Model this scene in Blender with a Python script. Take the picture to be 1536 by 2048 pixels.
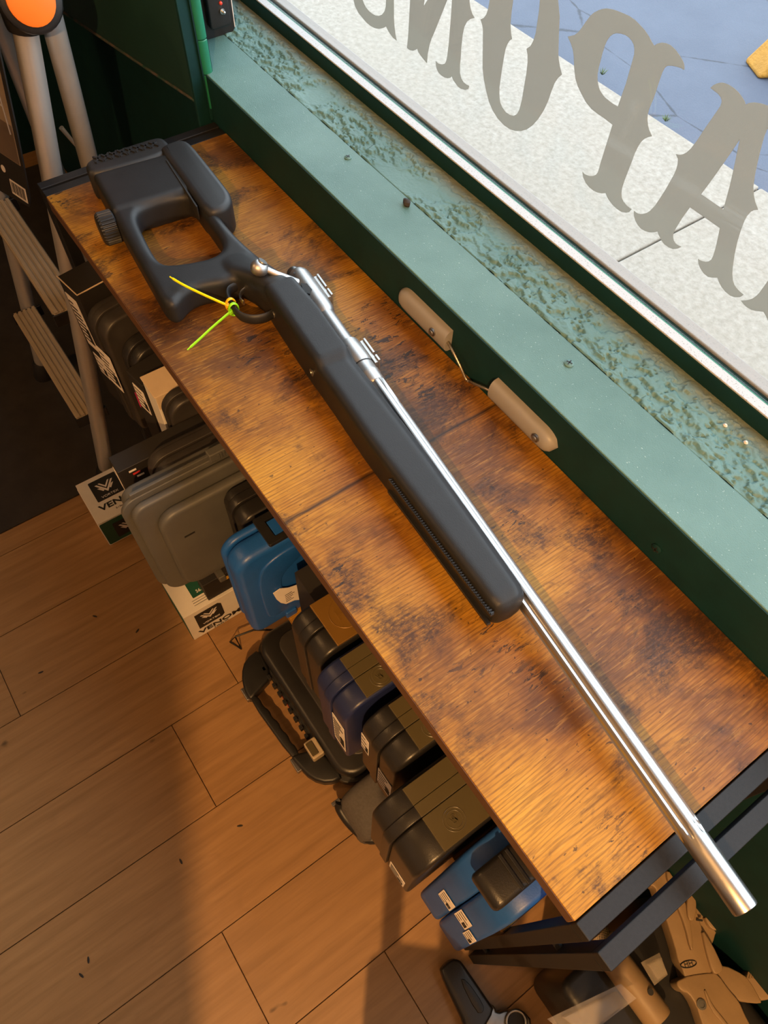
import bpy, bmesh, math, random
from mathutils import Vector, Matrix
from mathutils.geometry import tessellate_polygon
random.seed(7)
for o in list(bpy.data.objects): bpy.data.objects.remove(o, do_unlink=True)
SC = bpy.context.scene
COL = SC.collection
T = 0.85                                    # height of the table top above the floor (m)

# ------------------------------------------------------------------ camera
F_PX = 1451.87
CAM = Vector((1.06307, -0.15720, T + 0.68315))
AX = Vector((0.57520635, 0.81764022, 0.02453824))
AY = Vector((0.7043261, -0.47978889, -0.5231896))
AZ = Vector((-0.41600769, 0.3182249, -0.85186297))
cd = bpy.data.cameras.new('camera')
cd.sensor_fit = 'VERTICAL'; cd.sensor_height = 36.0; cd.lens = 36.0 * F_PX / 2048.0
cd.clip_start = 0.02; cd.clip_end = 60
cam = bpy.data.objects.new('camera', cd); COL.objects.link(cam)
m = Matrix((AX, -AY, -AZ)).transposed().to_4x4(); m.translation = CAM
cam.matrix_world = m
SC.camera = cam

# ------------------------------------------------------------------ light
SC.view_settings.view_transform = 'Standard'; SC.view_settings.look = 'None'
SC.view_settings.gamma = 1.0; SC.view_settings.use_curve_mapping = False
SC.view_settings.exposure = 0.0
w = bpy.data.worlds.new('overcast_sky'); SC.world = w; w.use_nodes = True
bg = w.node_tree.nodes['Background']; bg.inputs[0].default_value = (0.86, 0.95, 1.06, 1); bg.inputs[1].default_value = 4.5
def light(name, kind, loc, energy, col, **kw):
    d = bpy.data.lights.new(name, kind); d.energy = energy; d.color = col
    for k, v in kw.items(): setattr(d, k, v)
    o = bpy.data.objects.new(name, d); COL.objects.link(o); o.location = loc
    return o
pt = light('window_portal', 'AREA', (1.15, 0.62, T + 0.9), 1, (1, 1, 1), shape='RECTANGLE', size=2.9, size_y=1.7)
pt.rotation_euler = (math.radians(-90), 0, 0); pt.data.cycles.is_portal = True
LAMP = (2.08, -.945, 2.25)
light('warm_ceiling_lamp', 'POINT', LAMP, 200, (1.0, 0.53, 0.19), shadow_soft_size=0.018)
light('warm_ceiling_lamp_far', 'POINT', (-.35, -1.75, 2.45), 32, (1.0, 0.55, 0.22), shadow_soft_size=0.05)

# ------------------------------------------------------------------ helpers
def at(px, py, x=None, y=None, z=None):
    d = AX * ((px - 768) / F_PX) + AY * ((py - 1024) / F_PX) + AZ
    if z is not None: k = (z - CAM.z) / d.z
    elif y is not None: k = (y - CAM.y) / d.y
    else: k = (x - CAM.x) / d.x
    return CAM + d * k
WL = {}
class MB:
    def __init__(s, xf=None): s.v = []; s.f = []; s.xf = xf
    def add(s, vs, fs):
        b = len(s.v)
        s.v += [Vector(s.xf(*v)) if s.xf else Vector(v) for v in vs]
        s.f += [[b + i for i in f] for f in fs]; return s
    def box(s, x0, x1, y0, y1, z0, z1):
        return s.add([(x0,y0,z0),(x1,y0,z0),(x1,y1,z0),(x0,y1,z0),(x0,y0,z1),(x1,y0,z1),(x1,y1,z1),(x0,y1,z1)],
                     [(3,2,1,0),(4,5,6,7),(0,1,5,4),(1,2,6,5),(2,3,7,6),(3,0,4,7)])
    def obox(s, c, ux, uy, uz, a, b, h):     # oriented box: half sizes a, b, h along ux, uy, uz
        c = Vector(c); ux = Vector(ux).normalized()*a; uy = Vector(uy).normalized()*b; uz = Vector(uz).normalized()*h
        vs = [c-ux-uy-uz, c+ux-uy-uz, c+ux+uy-uz, c-ux+uy-uz, c-ux-uy+uz, c+ux-uy+uz, c+ux+uy+uz, c-ux+uy+uz]
        return s.add(vs, [(3,2,1,0),(4,5,6,7),(0,1,5,4),(1,2,6,5),(2,3,7,6),(3,0,4,7)])
    def loft(s, rings, cap0=True, cap1=True, closed=False):
        n = len(rings[0]); vs = [p for r in rings for p in r]; fs = []
        m_ = len(rings)
        for i in range(m_ if closed else m_ - 1):
            j = (i + 1) % m_
            for k in range(n):
                l = (k + 1) % n; fs.append((i*n+k, i*n+l, j*n+l, j*n+k))
        if not closed:
            if cap0: fs.append(tuple(range(n - 1, -1, -1)))
            if cap1: fs.append(tuple((m_-1)*n + k for k in range(n)))
        return s.add(vs, fs)
    def prism(s, poly, c0, c1, mp=None, holes=(), r=0, seg=3):
        """polygon(s) in (a,b), extruded c0..c1, edges rounded by r; mp maps (a,b,c) to space"""
        mp = mp or (lambda a, b, c: (a, b, c))
        def area(p): return sum(p[i][0]*p[(i+1)%len(p)][1]-p[(i+1)%len(p)][0]*p[i][1] for i in range(len(p)))
        loops = [list(poly)] + [list(h) for h in holes]
        for i, l in enumerate(loops):
            if (area(l) < 0) == (i == 0): l.reverse()
        def off(l, d):
            if d == 0: return l
            out = []; n = len(l)
            for i in range(n):
                a, b, c = Vector(l[i-1]), Vector(l[i]), Vector(l[(i+1) % n])
                e1 = (b-a).normalized(); e2 = (c-b).normalized()
                n1 = Vector((-e1.y, e1.x)); n2 = Vector((-e2.y, e2.x)); nn = n1+n2
                if nn.length < 1e-6: nn = n1
                nn.normalize(); k = d/max(.45, nn.dot(n1)); out.append((b.x+nn.x*k, b.y+nn.y*k))
            return out
        lev = []
        if r > 0:
            for q in range(seg + 1):
                a = math.pi/2*q/seg; lev.append((r*(1-math.sin(a)), c0 + r*(1-math.cos(a))))
            lev += [(d, c0 + c1 - c) for d, c in reversed(lev)]
        else: lev = [(0, c0), (0, c1)]
        for l in loops:
            n = len(l); rings = [[mp(a, b, c) for a, b in off(l, d)] for d, c in lev]
            s.loft(rings, False, False)
        for d, c, flip in ((lev[0][0], c0, True), (lev[-1][0], c1, False)):
            ls = [off(l, d) for l in loops]
            tri = tessellate_polygon([[Vector((a, b, 0)) for a, b in l] for l in ls])
            pts = [p for l in ls for p in l]
            s.add([mp(a, b, c) for a, b in pts], [tuple(t) for t in tri])
        return s
    def tube(s, pts, r, n=10, closed=False, sq=1.0):
        pts = [Vector(p) for p in pts]; rings = []; N = len(pts); up = None
        for i, p in enumerate(pts):
            if closed: d = pts[(i+1) % N] - pts[i-1]
            else: d = pts[min(i+1, N-1)] - pts[max(i-1, 0)]
            d.normalize()
            if up is None:
                up = Vector((0, 0, 1)) if abs(d.z) < .9 else Vector((1, 0, 0))
            a = (up - d*up.dot(d)).normalized(); b = d.cross(a); up = a
            rr = r[i] if isinstance(r, (list, tuple)) else r
            rings.append([p + a*(rr*math.cos(2*math.pi*k/n)) + b*(rr*sq*math.sin(2*math.pi*k/n)) for k in range(n)])
        return s.loft(rings, closed=closed)
    def lathe(s, prof, o, ax, n=24):
        o = Vector(o); ax = Vector(ax).normalized()
        a = ax.cross(Vector((0,0,1)) if abs(ax.z) < .9 else Vector((1,0,0))).normalized(); b = ax.cross(a)
        return s.loft([[o + ax*t + a*(max(r,1e-5)*math.cos(2*math.pi*k/n)) + b*(max(r,1e-5)*math.sin(2*math.pi*k/n)) for k in range(n)] for t, r in prof])
    def build(s, name, mt, parent=None, bevel=0, seg=2, ang=35, origin=None, mods=None, fix=True):
        lo = Vector([min(v[i] for v in s.v) for i in range(3)]); hi = Vector([max(v[i] for v in s.v) for i in range(3)])
        og = Vector(origin) if origin else ((lo+hi)/2 if parent else Vector(((lo.x+hi.x)/2, (lo.y+hi.y)/2, lo.z)))
        me = bpy.data.meshes.new(name); me.from_pydata([v-og for v in s.v], [], s.f)
        bm = bmesh.new(); bm.from_mesh(me)
        if fix:
            bmesh.ops.remove_doubles(bm, verts=bm.verts, dist=1e-6); bmesh.ops.recalc_face_normals(bm, faces=bm.faces)
        bm.to_mesh(me); bm.free()
        for p in me.polygons: p.use_smooth = True
        me.set_sharp_from_angle(angle=math.radians(ang))
        me.materials.append(mt)
        o = bpy.data.objects.new(name, me); COL.objects.link(o)
        if parent: o.parent = parent; o.location = og - WL[parent.name]
        else: o.location = og
        WL[o.name] = og
        if bevel:
            b = o.modifiers.new('edge', 'BEVEL'); b.width = bevel; b.segments = seg; b.limit_method = 'ANGLE'; b.angle_limit = math.radians(40); b.harden_normals = True
        return o
def tag(o, label=None, cat=None, group=None, kind=None):
    if label: o['label'] = label
    if cat: o['category'] = cat
    if group: o['group'] = group
    if kind: o['kind'] = kind
    return o
def thing(name, loc, label, cat, group=None, kind=None):
    o = bpy.data.objects.new(name, None); COL.objects.link(o); o.location = loc; o.empty_display_size = .05
    WL[o.name] = Vector(loc); return tag(o, label, cat, group, kind)
def struct(o): o['kind'] = 'structure'; return o
def chaikin(p, n=2):
    for _ in range(n):
        q = []
        for i in range(len(p)):
            a, b = p[i], p[(i+1) % len(p)]
            q += [(a[0]*.75+b[0]*.25, a[1]*.75+b[1]*.25), (a[0]*.25+b[0]*.75, a[1]*.25+b[1]*.75)]
        p = q
    return p
def rrect(a0, a1, b0, b1, r, n=5):
    rs = r if isinstance(r, (tuple, list)) else (r,)*4          # corners: (a1,b1),(a0,b1),(a0,b0),(a1,b0)
    out = []
    for k, (ca, cb, sa, sb) in enumerate(((a1,b1,-1,-1),(a0,b1,1,-1),(a0,b0,1,1),(a1,b0,-1,1))):
        rr = max(rs[k], 1e-5)
        for i in range(n):
            t = math.pi/2*(k + i/(n-1)); out.append((ca+sa*rr+rr*math.cos(t), cb+sb*rr+rr*math.sin(t)))
    return out
def bez(pts, n=8):
    P_ = [Vector(p) for p in pts]; out = []
    for i in range(len(P_)-1):
        p0 = P_[max(i-1,0)]; p1 = P_[i]; p2 = P_[i+1]; p3 = P_[min(i+2,len(P_)-1)]
        for k in range(n):
            t = k/n; out.append(.5*((2*p1)+(p2-p0)*t+(2*p0-5*p1+4*p2-p3)*t*t+(3*p1-p0-3*p2+p3)*t**3))
    return out+[P_[-1]]

# ------------------------------------------------------------------ materials
class NT:
    def __init__(s, name):
        s.m = bpy.data.materials.new(name); s.m.use_nodes = True; s.t = s.m.node_tree; s.p = s.t.nodes['Principled BSDF']
        s.co = s.t.nodes.new('ShaderNodeTexCoord').outputs['Object']
    def n(s, kind, **kw):
        o = s.t.nodes.new(kind)
        for k, v in kw.items():
            if hasattr(o, k): setattr(o, k, v)
        return o
    def l(s, a, b): s.t.links.new(a, b)
    def mapped(s, sc, co=None, loc=(0,0,0)):
        o = s.n('ShaderNodeMapping'); o.inputs['Scale'].default_value = sc; o.inputs['Location'].default_value = loc; s.l(co or s.co, o.inputs[0]); return o.outputs[0]
    def noise(s, scale, detail=3, rough=.5, co=None, dist=0):
        o = s.n('ShaderNodeTexNoise'); o.inputs['Scale'].default_value = scale; o.inputs['Detail'].default_value = detail
        o.inputs['Roughness'].default_value = rough; o.inputs['Distortion'].default_value = dist; s.l(co or s.co, o.inputs['Vector']); return o.outputs[0]
    def voro(s, scale, feature='F1', co=None):
        o = s.n('ShaderNodeTexVoronoi'); o.feature = feature; o.inputs['Scale'].default_value = scale; s.l(co or s.co, o.inputs['Vector']); return o.outputs['Distance']
    def ramp(s, fac, stops):
        o = s.n('ShaderNodeValToRGB'); e = o.color_ramp.elements
        while len(e) < len(stops): e.new(.5)
        for i, (p, c) in enumerate(stops):
            e[i].position = p; e[i].color = (c, c, c, 1) if isinstance(c, (int, float)) else (*c, 1)
        s.l(fac, o.inputs[0]); return o.outputs[0]
    def mix(s, fac, a, b, mode='MIX'):
        o = s.n('ShaderNodeMix', data_type='RGBA', blend_type=mode)
        for sock, v in ((o.inputs[0], fac), (o.inputs[6], a), (o.inputs[7], b)):
            if hasattr(v, 'links'): s.l(v, sock)
            elif isinstance(v, (int, float)): sock.default_value = v
            else: sock.default_value = (*v, 1)
        return o.outputs[2]
    def math(s, op, a, b=0):
        o = s.n('ShaderNodeMath', operation=op)
        for i, v in enumerate((a, b)):
            if hasattr(v, 'links'): s.l(v, o.inputs[i])
            else: o.inputs[i].default_value = v
        return o.outputs[0]
    def sep(s, co=None):
        o = s.n('ShaderNodeSeparateXYZ'); s.l(co or s.co, o.inputs[0]); return o.outputs
    def col(s, c):
        if hasattr(c, 'links'): s.l(c, s.p.inputs['Base Color'])
        else: s.p.inputs['Base Color'].default_value = (*c, 1)
    def bump(s, h, st=.3, dist=.001, prev=None):
        o = s.n('ShaderNodeBump'); o.inputs['Strength'].default_value = st; o.inputs['Distance'].default_value = dist
        s.l(h, o.inputs['Height'])
        if prev: s.l(prev, o.inputs['Normal'])
        s.l(o.outputs[0], s.p.inputs['Normal']); return o.outputs[0]
    def set(s, rough=.5, metal=0, **kw):
        s.p.inputs['Roughness'].default_value = rough; s.p.inputs['Metallic'].default_value = metal
        for k, v in kw.items(): s.p.inputs[k.replace('_', ' ')].default_value = v
def simple(name, c, rough=.5, metal=0, var=.15, vs=30, bump=0, bs=400, bd=.0006, **kw):
    t = NT(name); n = t.noise(vs, 4, .6)
    t.col(t.mix(t.ramp(n, [(.3, 0), (.7, 1)]), tuple(x*(1-var) for x in c), tuple(min(1, x*(1+var)) for x in c)))
    t.set(rough, metal, **kw)
    if bump: t.bump(t.noise(bs, 3, .6), bump, bd)
    return t.m
M = {}
M['poly'] = simple('black_polymer', (.013, .0137, .0155), .50, 0, .12, 40, .35, 900, .0004, Specular_IOR_Level=.40)
M['poly_smooth'] = simple('black_moulded_rubber', (.012, .0127, .0145), .50, 0, .15, 30, .1, 500)
M['black'] = simple('black_plastic', (.012, .012, .013), .42, 0, .2, 30, .15, 600)
M['black_case'] = simple('black_case_plastic', (.016, .015, .015), .33, 0, .2, 20, .25, 700)
M['dark_case'] = simple('charcoal_case_plastic', (.030, .026, .024), .45, 0, .2, 20, .2, 700)
M['grey_case'] = simple('grey_case_plastic', (.078, .078, .073), .45, 0, .1, 20, .2, 700)
M['brown_box'] = simple('black_cardboard', (.014, .012, .011), .6, 0, .2, 12)
M['blue'] = simple('blue_case_plastic', (.010, .085, .36), .38, 0, .08, 20, .3, 600)
M['blue2'] = simple('deep_blue_case_plastic', (.016, .085, .33), .42, 0, .1, 20, .2, 500)
M['navy'] = simple('navy_case_plastic', (.014, .022, .085), .38, 0, .1, 20, .2, 600)
M['olive'] = simple('olive_label_panel', (.085, .068, .032), .34, 0, .06, 20)
M['bronze'] = simple('bronze_label_panel', (.22, .115, .022), .36, .25, .06, 20)
M['steel'] = simple('brushed_stainless_steel', (.54, .535, .53), .30, 1, .04, 60, .05, 900)
M['steel_satin'] = simple('satin_receiver_steel', (.50, .49, .48), .42, 1, .05, 60, .05, 900)
M['steel_dark'] = simple('grey_steel', (.30, .29, .28), .34, 1, .1, 60)
M['alu'] = simple('anodised_aluminium', (.60, .585, .57), .36, .55, .04, 30)
M['frame'] = simple('black_powder_coated_steel', (.010, .0105, .0125), .50, 0, .2, 300, .3, 1200, .0003, Specular_IOR_Level=.35)
M['white'] = simple('white_card', (.74, .70, .64), .6, 0, .05, 20)
M['tanbox'] = simple('pale_cardboard', (.60, .47, .33), .65, 0, .06, 40)
M['paper'] = simple('white_paper_label_and_highlight', (.78, .72, .68), .6, 0, .06, 40)
M['ink'] = simple('black_ink', (.012, .012, .012), .6)
M['greenprint'] = simple('green_print', (.008, .075, .045), .5, 0, .1, 20)
M['red'] = simple('red_print', (.55, .03, .03), .5)
M['pink'] = simple('magenta_tag', (.55, .02, .13), .5)
M['yellowprint'] = simple('yellow_print', (.6, .33, .03), .5)
M['orange'] = simple('orange_plastic', (.95, .20, .015), .45, 0, .04)
M['zipy'] = simple('yellow_nylon', (.84, .86, .002), .35, 0, .03)
M['zipo'] = simple('orange_nylon', (.95, .50, .012), .35, 0, .03)
M['zipg'] = simple('green_nylon', (.30, .82, .015), .35, 0, .03)
M['tan'] = simple('tan_cerakote', (.27, .185, .10), .50, 0, .08, 30, .15, 500)
M['tan_tread'] = simple('ribbed_tread_aluminium', (.52, .42, .29), .45, .15, .06, 30)
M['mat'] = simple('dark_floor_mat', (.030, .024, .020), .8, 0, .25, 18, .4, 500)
M['fabric'] = simple('grey_fabric', (.10, .09, .085), .85, 0, .15, 200, .5, 900)
M['sensor'] = simple('grey_sensor_plastic', (.29, .28, .275), .42, 0, .04)
M['screw'] = simple('steel_screw', (.35, .34, .32), .35, .9, .2, 300)
M['brass_braid'] = simple('braided_steel_sleeve', (.45, .40, .32), .35, .9, .25, 500)
M['green_dark'] = simple('shaded_green_paint', (.003, .030, .031), .60, 0, .15, 25, .2, 300, Specular_IOR_Level=.25)
M['green_hinge'] = simple('glossy_green_paint', (.012, .17, .095), .35, 0, .1, 30)
M['rubber'] = simple('black_rubber_foot', (.014, .013, .013), .6)
M['yellow_kerb'] = simple('yellow_painted_concrete', (.42, .20, .022), .75, 0, .2, 8, .6, 60, .01)
M['plaster'] = simple('room_plaster', (.30, .27, .24), .8, 0, .05, 3)
M['clearp'] = None

def wood_top():
    t = NT('rustic_brown_woodgrain')
    big = t.noise(5.5, 5, .6, t.mapped((1, .8, 1)), .3)
    base = t.ramp(big, [(.32, (.055, .022, .008)), (.43, (.135, .054, .011)), (.52, (.30, .128, .013)), (.62, (.44, .212, .018)), (.78, (.50, .265, .032))])
    red = t.noise(3.2, 3, .5, t.mapped((1, 1, 1), loc=(3, 1, 0)))
    base = t.mix(t.ramp(red, [(.48, 0), (.70, .5)]), base, (.22, .080, .014))
    fig = t.n('ShaderNodeTexWave'); fig.wave_type = 'BANDS'; fig.bands_direction = 'X'        # cathedral figure of the printed grain
    fig.inputs['Scale'].default_value = 75; fig.inputs['Distortion'].default_value = 16; fig.inputs['Detail'].default_value = 2.5; fig.inputs['Detail Scale'].default_value = .35; fig.inputs['Detail Roughness'].default_value = .45
    t.l(t.mapped((1, .22, 1)), fig.inputs['Vector'])
    figl = t.ramp(fig.outputs['Fac'], [(.0, 1), (.38, 0)])
    base = t.mix(t.math('MULTIPLY', figl, .40), base, (.085, .030, .007))
    gr = t.noise(1, 4, .7, t.mapped((520, 22, 1)))
    base = t.mix(t.math('MULTIPLY', t.ramp(gr, [(.48, 0), (.60, 1)]), .42), base, (.075, .028, .006))
    lg = t.noise(1, 3, .6, t.mapped((420, 30, 1), loc=(5, 5, 0)))
    base = t.mix(t.math('MULTIPLY', t.ramp(lg, [(.54, 0), (.68, 1)]), .28), base, (.60, .33, .07))
    blot = t.noise(9, 6, .72, t.mapped((1, .62, 1), loc=(7, 2, 0)), .5)
    stip = t.noise(1, 3, .8, t.mapped((300, 110, 1)))
    bm_ = t.math('MULTIPLY', t.ramp(blot, [(.51, 0), (.60, .85), (.72, 1)]), t.ramp(stip, [(.36, .25), (.56, 1)]))
    base = t.mix(bm_, base, (.040, .018, .009))
    kn = t.voro(6.5, 'F1', t.mapped((1, .72, 1), loc=(2.3, 1.1, 0)))                       # knots
    kw = t.math('ADD', kn, t.math('MULTIPLY', t.math('SUBTRACT', t.noise(22, 3, .6), .5), .10))
    base = t.mix(t.ramp(kw, [(.06, .9), (.13, 0)]), base, (.032, .015, .009))
    ck = t.noise(1, 5, .75, t.mapped((120, 40, 1), loc=(1, 9, 0)), .5)
    msk = t.noise(6, 3, .6, t.mapped((1, .8, 1), loc=(11, 4, 0)))
    crack = t.math('MULTIPLY', t.ramp(ck, [(.555, 0), (.585, 1)]), t.ramp(msk, [(.55, 0), (.61, 1)]))
    base = t.mix(t.math('MULTIPLY', crack, .88), base, (.014, .011, .011))
    sp = t.noise(210, 2, .5, t.mapped((1, .6, 1)))
    base = t.mix(t.math('MULTIPLY', t.ramp(sp, [(.705, 0), (.74, 1)]), .7), base, (.018, .011, .008))
    # printed board joint across the top, 0.68 m from the far end
    x, y, z = t.sep(); wob = t.noise(9, 3, .6)
    dx = t.math('ABSOLUTE', t.math('SUBTRACT', t.math('ADD', x, t.math('MULTIPLY', t.math('SUBTRACT', wob, .5), .012)), .109))
    base = t.mix(t.ramp(dx, [(.0004, .9), (.0022, 0)]), base, (.012, .008, .006))
    t.col(base); t.set(.40, 0, Specular_IOR_Level=.35)
    t.l(t.ramp(gr, [(.3, .36), (.7, .55)]), t.p.inputs['Roughness'])
    t.bump(t.math('SUBTRACT', t.math('MULTIPLY', gr, -.6), t.math('MULTIPLY', crack, .8)), .30, .0005)
    return t.m
def wood_edge():
    t = NT('dark_wood_edge_band'); g = t.noise(1, 4, .6, t.mapped((20, 20, 400)))
    t.col(t.mix(g, (.05, .022, .012), (.17, .08, .035))); t.set(.45); return t.m
def plank_mat():
    t = NT('oak_laminate'); oi = t.n('ShaderNodeObjectInfo').outputs['Random']
    cb = t.n('ShaderNodeCombineXYZ'); t.l(t.math('MULTIPLY', oi, 37), cb.inputs[0]); t.l(t.math('MULTIPLY', oi, 91), cb.inputs[1])
    va = t.n('ShaderNodeVectorMath', operation='ADD'); t.l(t.co, va.inputs[0]); t.l(cb.outputs[0], va.inputs[1]); co = va.outputs[0]
    g = t.noise(1, 5, .6, t.mapped((70, 4, 1), co))
    rg = t.noise(1, 2, .5, t.mapped((9, 1.3, 1), co))
    wv = t.math('FRACT', t.math('MULTIPLY', rg, 13))
    lines = t.ramp(wv, [(.0, 1), (.16, 0), (.9, 0), (1, 1)])
    b = t.ramp(g, [(.3, (.265, .140, .052)), (.55, (.355, .195, .078)), (.75, (.42, .24, .10))])
    b = t.mix(t.math('MULTIPLY', lines, .16), b, (.19, .10, .04))
    dk = t.noise(6, 3, .6, t.mapped((1, .4, 1), co)); b = t.mix(t.ramp(dk, [(.4, .25), (.6, 0)]), b, (.25, .135, .055))
    b = t.mix(t.math('MULTIPLY', oi, .22), b, (.27, .15, .065))
    sp = t.noise(26, 2, .5, t.mapped((1, .5, 1), co)); b = t.mix(t.ramp(sp, [(.74, 0), (.78, .8)]), b, (.05, .03, .015))
    t.col(b); t.set(.42); t.bump(g, .12, .0005); return t.m
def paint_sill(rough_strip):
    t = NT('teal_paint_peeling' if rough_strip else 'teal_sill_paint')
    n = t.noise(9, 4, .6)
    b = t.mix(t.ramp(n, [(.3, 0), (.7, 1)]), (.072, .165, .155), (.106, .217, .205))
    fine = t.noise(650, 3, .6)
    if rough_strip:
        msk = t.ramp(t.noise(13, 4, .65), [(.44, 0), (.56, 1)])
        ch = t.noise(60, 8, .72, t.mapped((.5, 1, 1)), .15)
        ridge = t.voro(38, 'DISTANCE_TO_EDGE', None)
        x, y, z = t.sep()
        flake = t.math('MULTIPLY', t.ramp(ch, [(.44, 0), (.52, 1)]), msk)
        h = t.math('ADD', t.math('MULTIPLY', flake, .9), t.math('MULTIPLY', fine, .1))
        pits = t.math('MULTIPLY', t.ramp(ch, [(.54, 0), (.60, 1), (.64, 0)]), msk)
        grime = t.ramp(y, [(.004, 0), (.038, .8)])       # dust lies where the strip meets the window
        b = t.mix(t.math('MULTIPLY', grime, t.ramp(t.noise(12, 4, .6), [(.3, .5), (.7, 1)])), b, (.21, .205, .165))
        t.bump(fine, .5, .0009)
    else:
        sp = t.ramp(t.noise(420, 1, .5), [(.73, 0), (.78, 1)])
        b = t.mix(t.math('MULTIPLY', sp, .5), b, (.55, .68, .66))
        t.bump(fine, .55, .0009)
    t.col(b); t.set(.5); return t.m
def dark_door():
    t = NT('scuffed_dark_green_paint'); n = t.noise(7, 4, .6)
    b = t.mix(n, (.008, .030, .026), (.012, .045, .036)); t.col(b); t.set(.4); t.bump(t.noise(200, 3, .6), .15, .0006); return t.m
def rust_edge():
    t = NT('worn_rusty_edge'); n = t.noise(40, 5, .7)
    t.col(t.mix(t.ramp(n, [(.42, 0), (.6, 1)]), (.012, .05, .04), (.10, .075, .068))); t.set(.6); return t.m
def concrete():
    t = NT('pale_concrete_pavement'); a = t.noise(45, 6, .7); c = t.noise(3, 3, .5)
    b = t.mix(t.ramp(a, [(.35, 0), (.68, 1)]), (.235, .20, .16), (.35, .31, .265)); b = t.mix(t.ramp(c, [(.35, .25), (.6, 0)]), b, (.28, .235, .185))
    t.col(b); t.set(.85); t.bump(a, .5, .006); return t.m
def asphalt():
    t = NT('blue_grey_asphalt'); a = t.noise(160, 4, .7); c = t.noise(3, 3, .6)
    b = t.mix(a, (.052, .066, .100), (.090, .106, .150)); b = t.mix(t.ramp(c, [(.35, .3), (.6, 0)]), b, (.034, .045, .075))  # blue sky reflection is put into the base colour
    e = t.noise(2.2, 4, .6); ds = t.mapped((1, 1, 1)); mixv = t.n('ShaderNodeMix', data_type='VECTOR')
    cr = t.voro(1.5, 'DISTANCE_TO_EDGE', t.mapped((.7, 1.2, 1)))
    wob = t.math('ADD', cr, t.math('MULTIPLY', t.math('SUBTRACT', t.noise(14, 5, .7), .5), .03))
    b = t.mix(t.ramp(wob, [(.002, .75), (.007, 0)]), b, (.012, .014, .02))
    t.col(b); t.set(.7); t.bump(a, .5, .004); return t.m
def frost_metal(name, c, spk):
    t = NT(name); n = t.noise(600, 2, .5); t.col(t.mix(t.ramp(n, [(.6, 0), (.68, spk)]), c, (.12, .11, .10))); t.set(.45); t.bump(t.noise(250, 3, .6), .3, .0006); return t.m
def glass():
    t = NT('window_glass'); nt = t.t; tr = nt.nodes.new('ShaderNodeBsdfTransparent'); tr.inputs[0].default_value = (.95, .97, .96, 1)
    gl = nt.nodes.new('ShaderNodeBsdfGlossy'); gl.inputs['Roughness'].default_value = .02
    lw = nt.nodes.new('ShaderNodeLayerWeight'); lw.inputs[0].default_value = .5
    fr = t.math('ADD', t.math('MULTIPLY', t.math('POWER', lw.outputs['Facing'], 5), .9), .03)
    mx = nt.nodes.new('ShaderNodeMixShader'); t.l(fr, mx.inputs[0]); t.l(tr.outputs[0], mx.inputs[1]); t.l(gl.outputs[0], mx.inputs[2])
    t.l(mx.outputs[0], nt.nodes['Material Output'].inputs[0]); return t.m
def vinyl():
    t = NT('grey_vinyl_film'); nt = t.t; df = nt.nodes.new('ShaderNodeBsdfDiffuse'); df.inputs[0].default_value = (.34, .32, .29, 1)
    tl = nt.nodes.new('ShaderNodeBsdfTranslucent'); tl.inputs[0].default_value = (.50, .475, .43, 1)
    mx = nt.nodes.new('ShaderNodeMixShader'); mx.inputs[0].default_value = .75; t.l(df.outputs[0], mx.inputs[1]); t.l(tl.outputs[0], mx.inputs[2])
    t.l(mx.outputs[0], nt.nodes['Material Output'].inputs[0]); return t.m
def clear_plastic():
    t = NT('clear_plastic_blister'); t.col((.62, .55, .45)); t.set(.18, 0); t.p.inputs['Alpha'].default_value = .22; return t.m
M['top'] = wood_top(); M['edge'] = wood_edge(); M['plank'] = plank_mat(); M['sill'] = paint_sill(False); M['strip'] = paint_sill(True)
M['door'] = dark_door(); M['rust'] = rust_edge(); M['concrete'] = concrete(); M['asphalt'] = asphalt()
M['sillmetal'] = frost_metal('white_window_frame', (.43, .45, .47), .7); M['stop'] = frost_metal('sandy_glazing_stop', (.235, .205, .18), .5)
M['glass'] = glass(); M['vinyl'] = vinyl(); M['clearp'] = clear_plastic()
M['led'] = simple('red_indicator', (.7, .05, .03), .3)

def text(s, size, o, right, up, mt, parent, name='lettering', depth=.0003, bold=0, sx=1.0):
    c = bpy.data.curves.new('txt', 'FONT'); c.body = s; c.size = size; c.extrude = depth; c.offset = bold; c.align_x = 'CENTER'; c.align_y = 'CENTER'
    ob = bpy.data.objects.new('txt', c); COL.objects.link(ob)
    me = bpy.data.meshes.new_from_object(ob.evaluated_get(bpy.context.evaluated_depsgraph_get())); bpy.data.objects.remove(ob)
    right = Vector(right).normalized(); up = Vector(up).normalized(); nrm = right.cross(up); o = Vector(o)
    b = MB(); b.add([o + right*(v.co.x*sx) + up*v.co.y + nrm*v.co.z for v in me.vertices], [tuple(p.vertices) for p in me.polygons])
    bpy.data.meshes.remove(me)
    return b.build(name, mt, parent, fix=False)
def decal(parent, o, right, up, w_, h_, mt, name, th=.0005, poly=None):
    right = Vector(right).normalized(); up = Vector(up).normalized(); n = right.cross(up); o = Vector(o)
    poly = poly or rrect(-w_/2, w_/2, -h_/2, h_/2, min(w_, h_)*.04, 3)
    b = MB(); b.prism(poly, 0, th, lambda a, c, d: o + right*a + up*c + n*d)
    return b.build(name, mt, parent)
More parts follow.
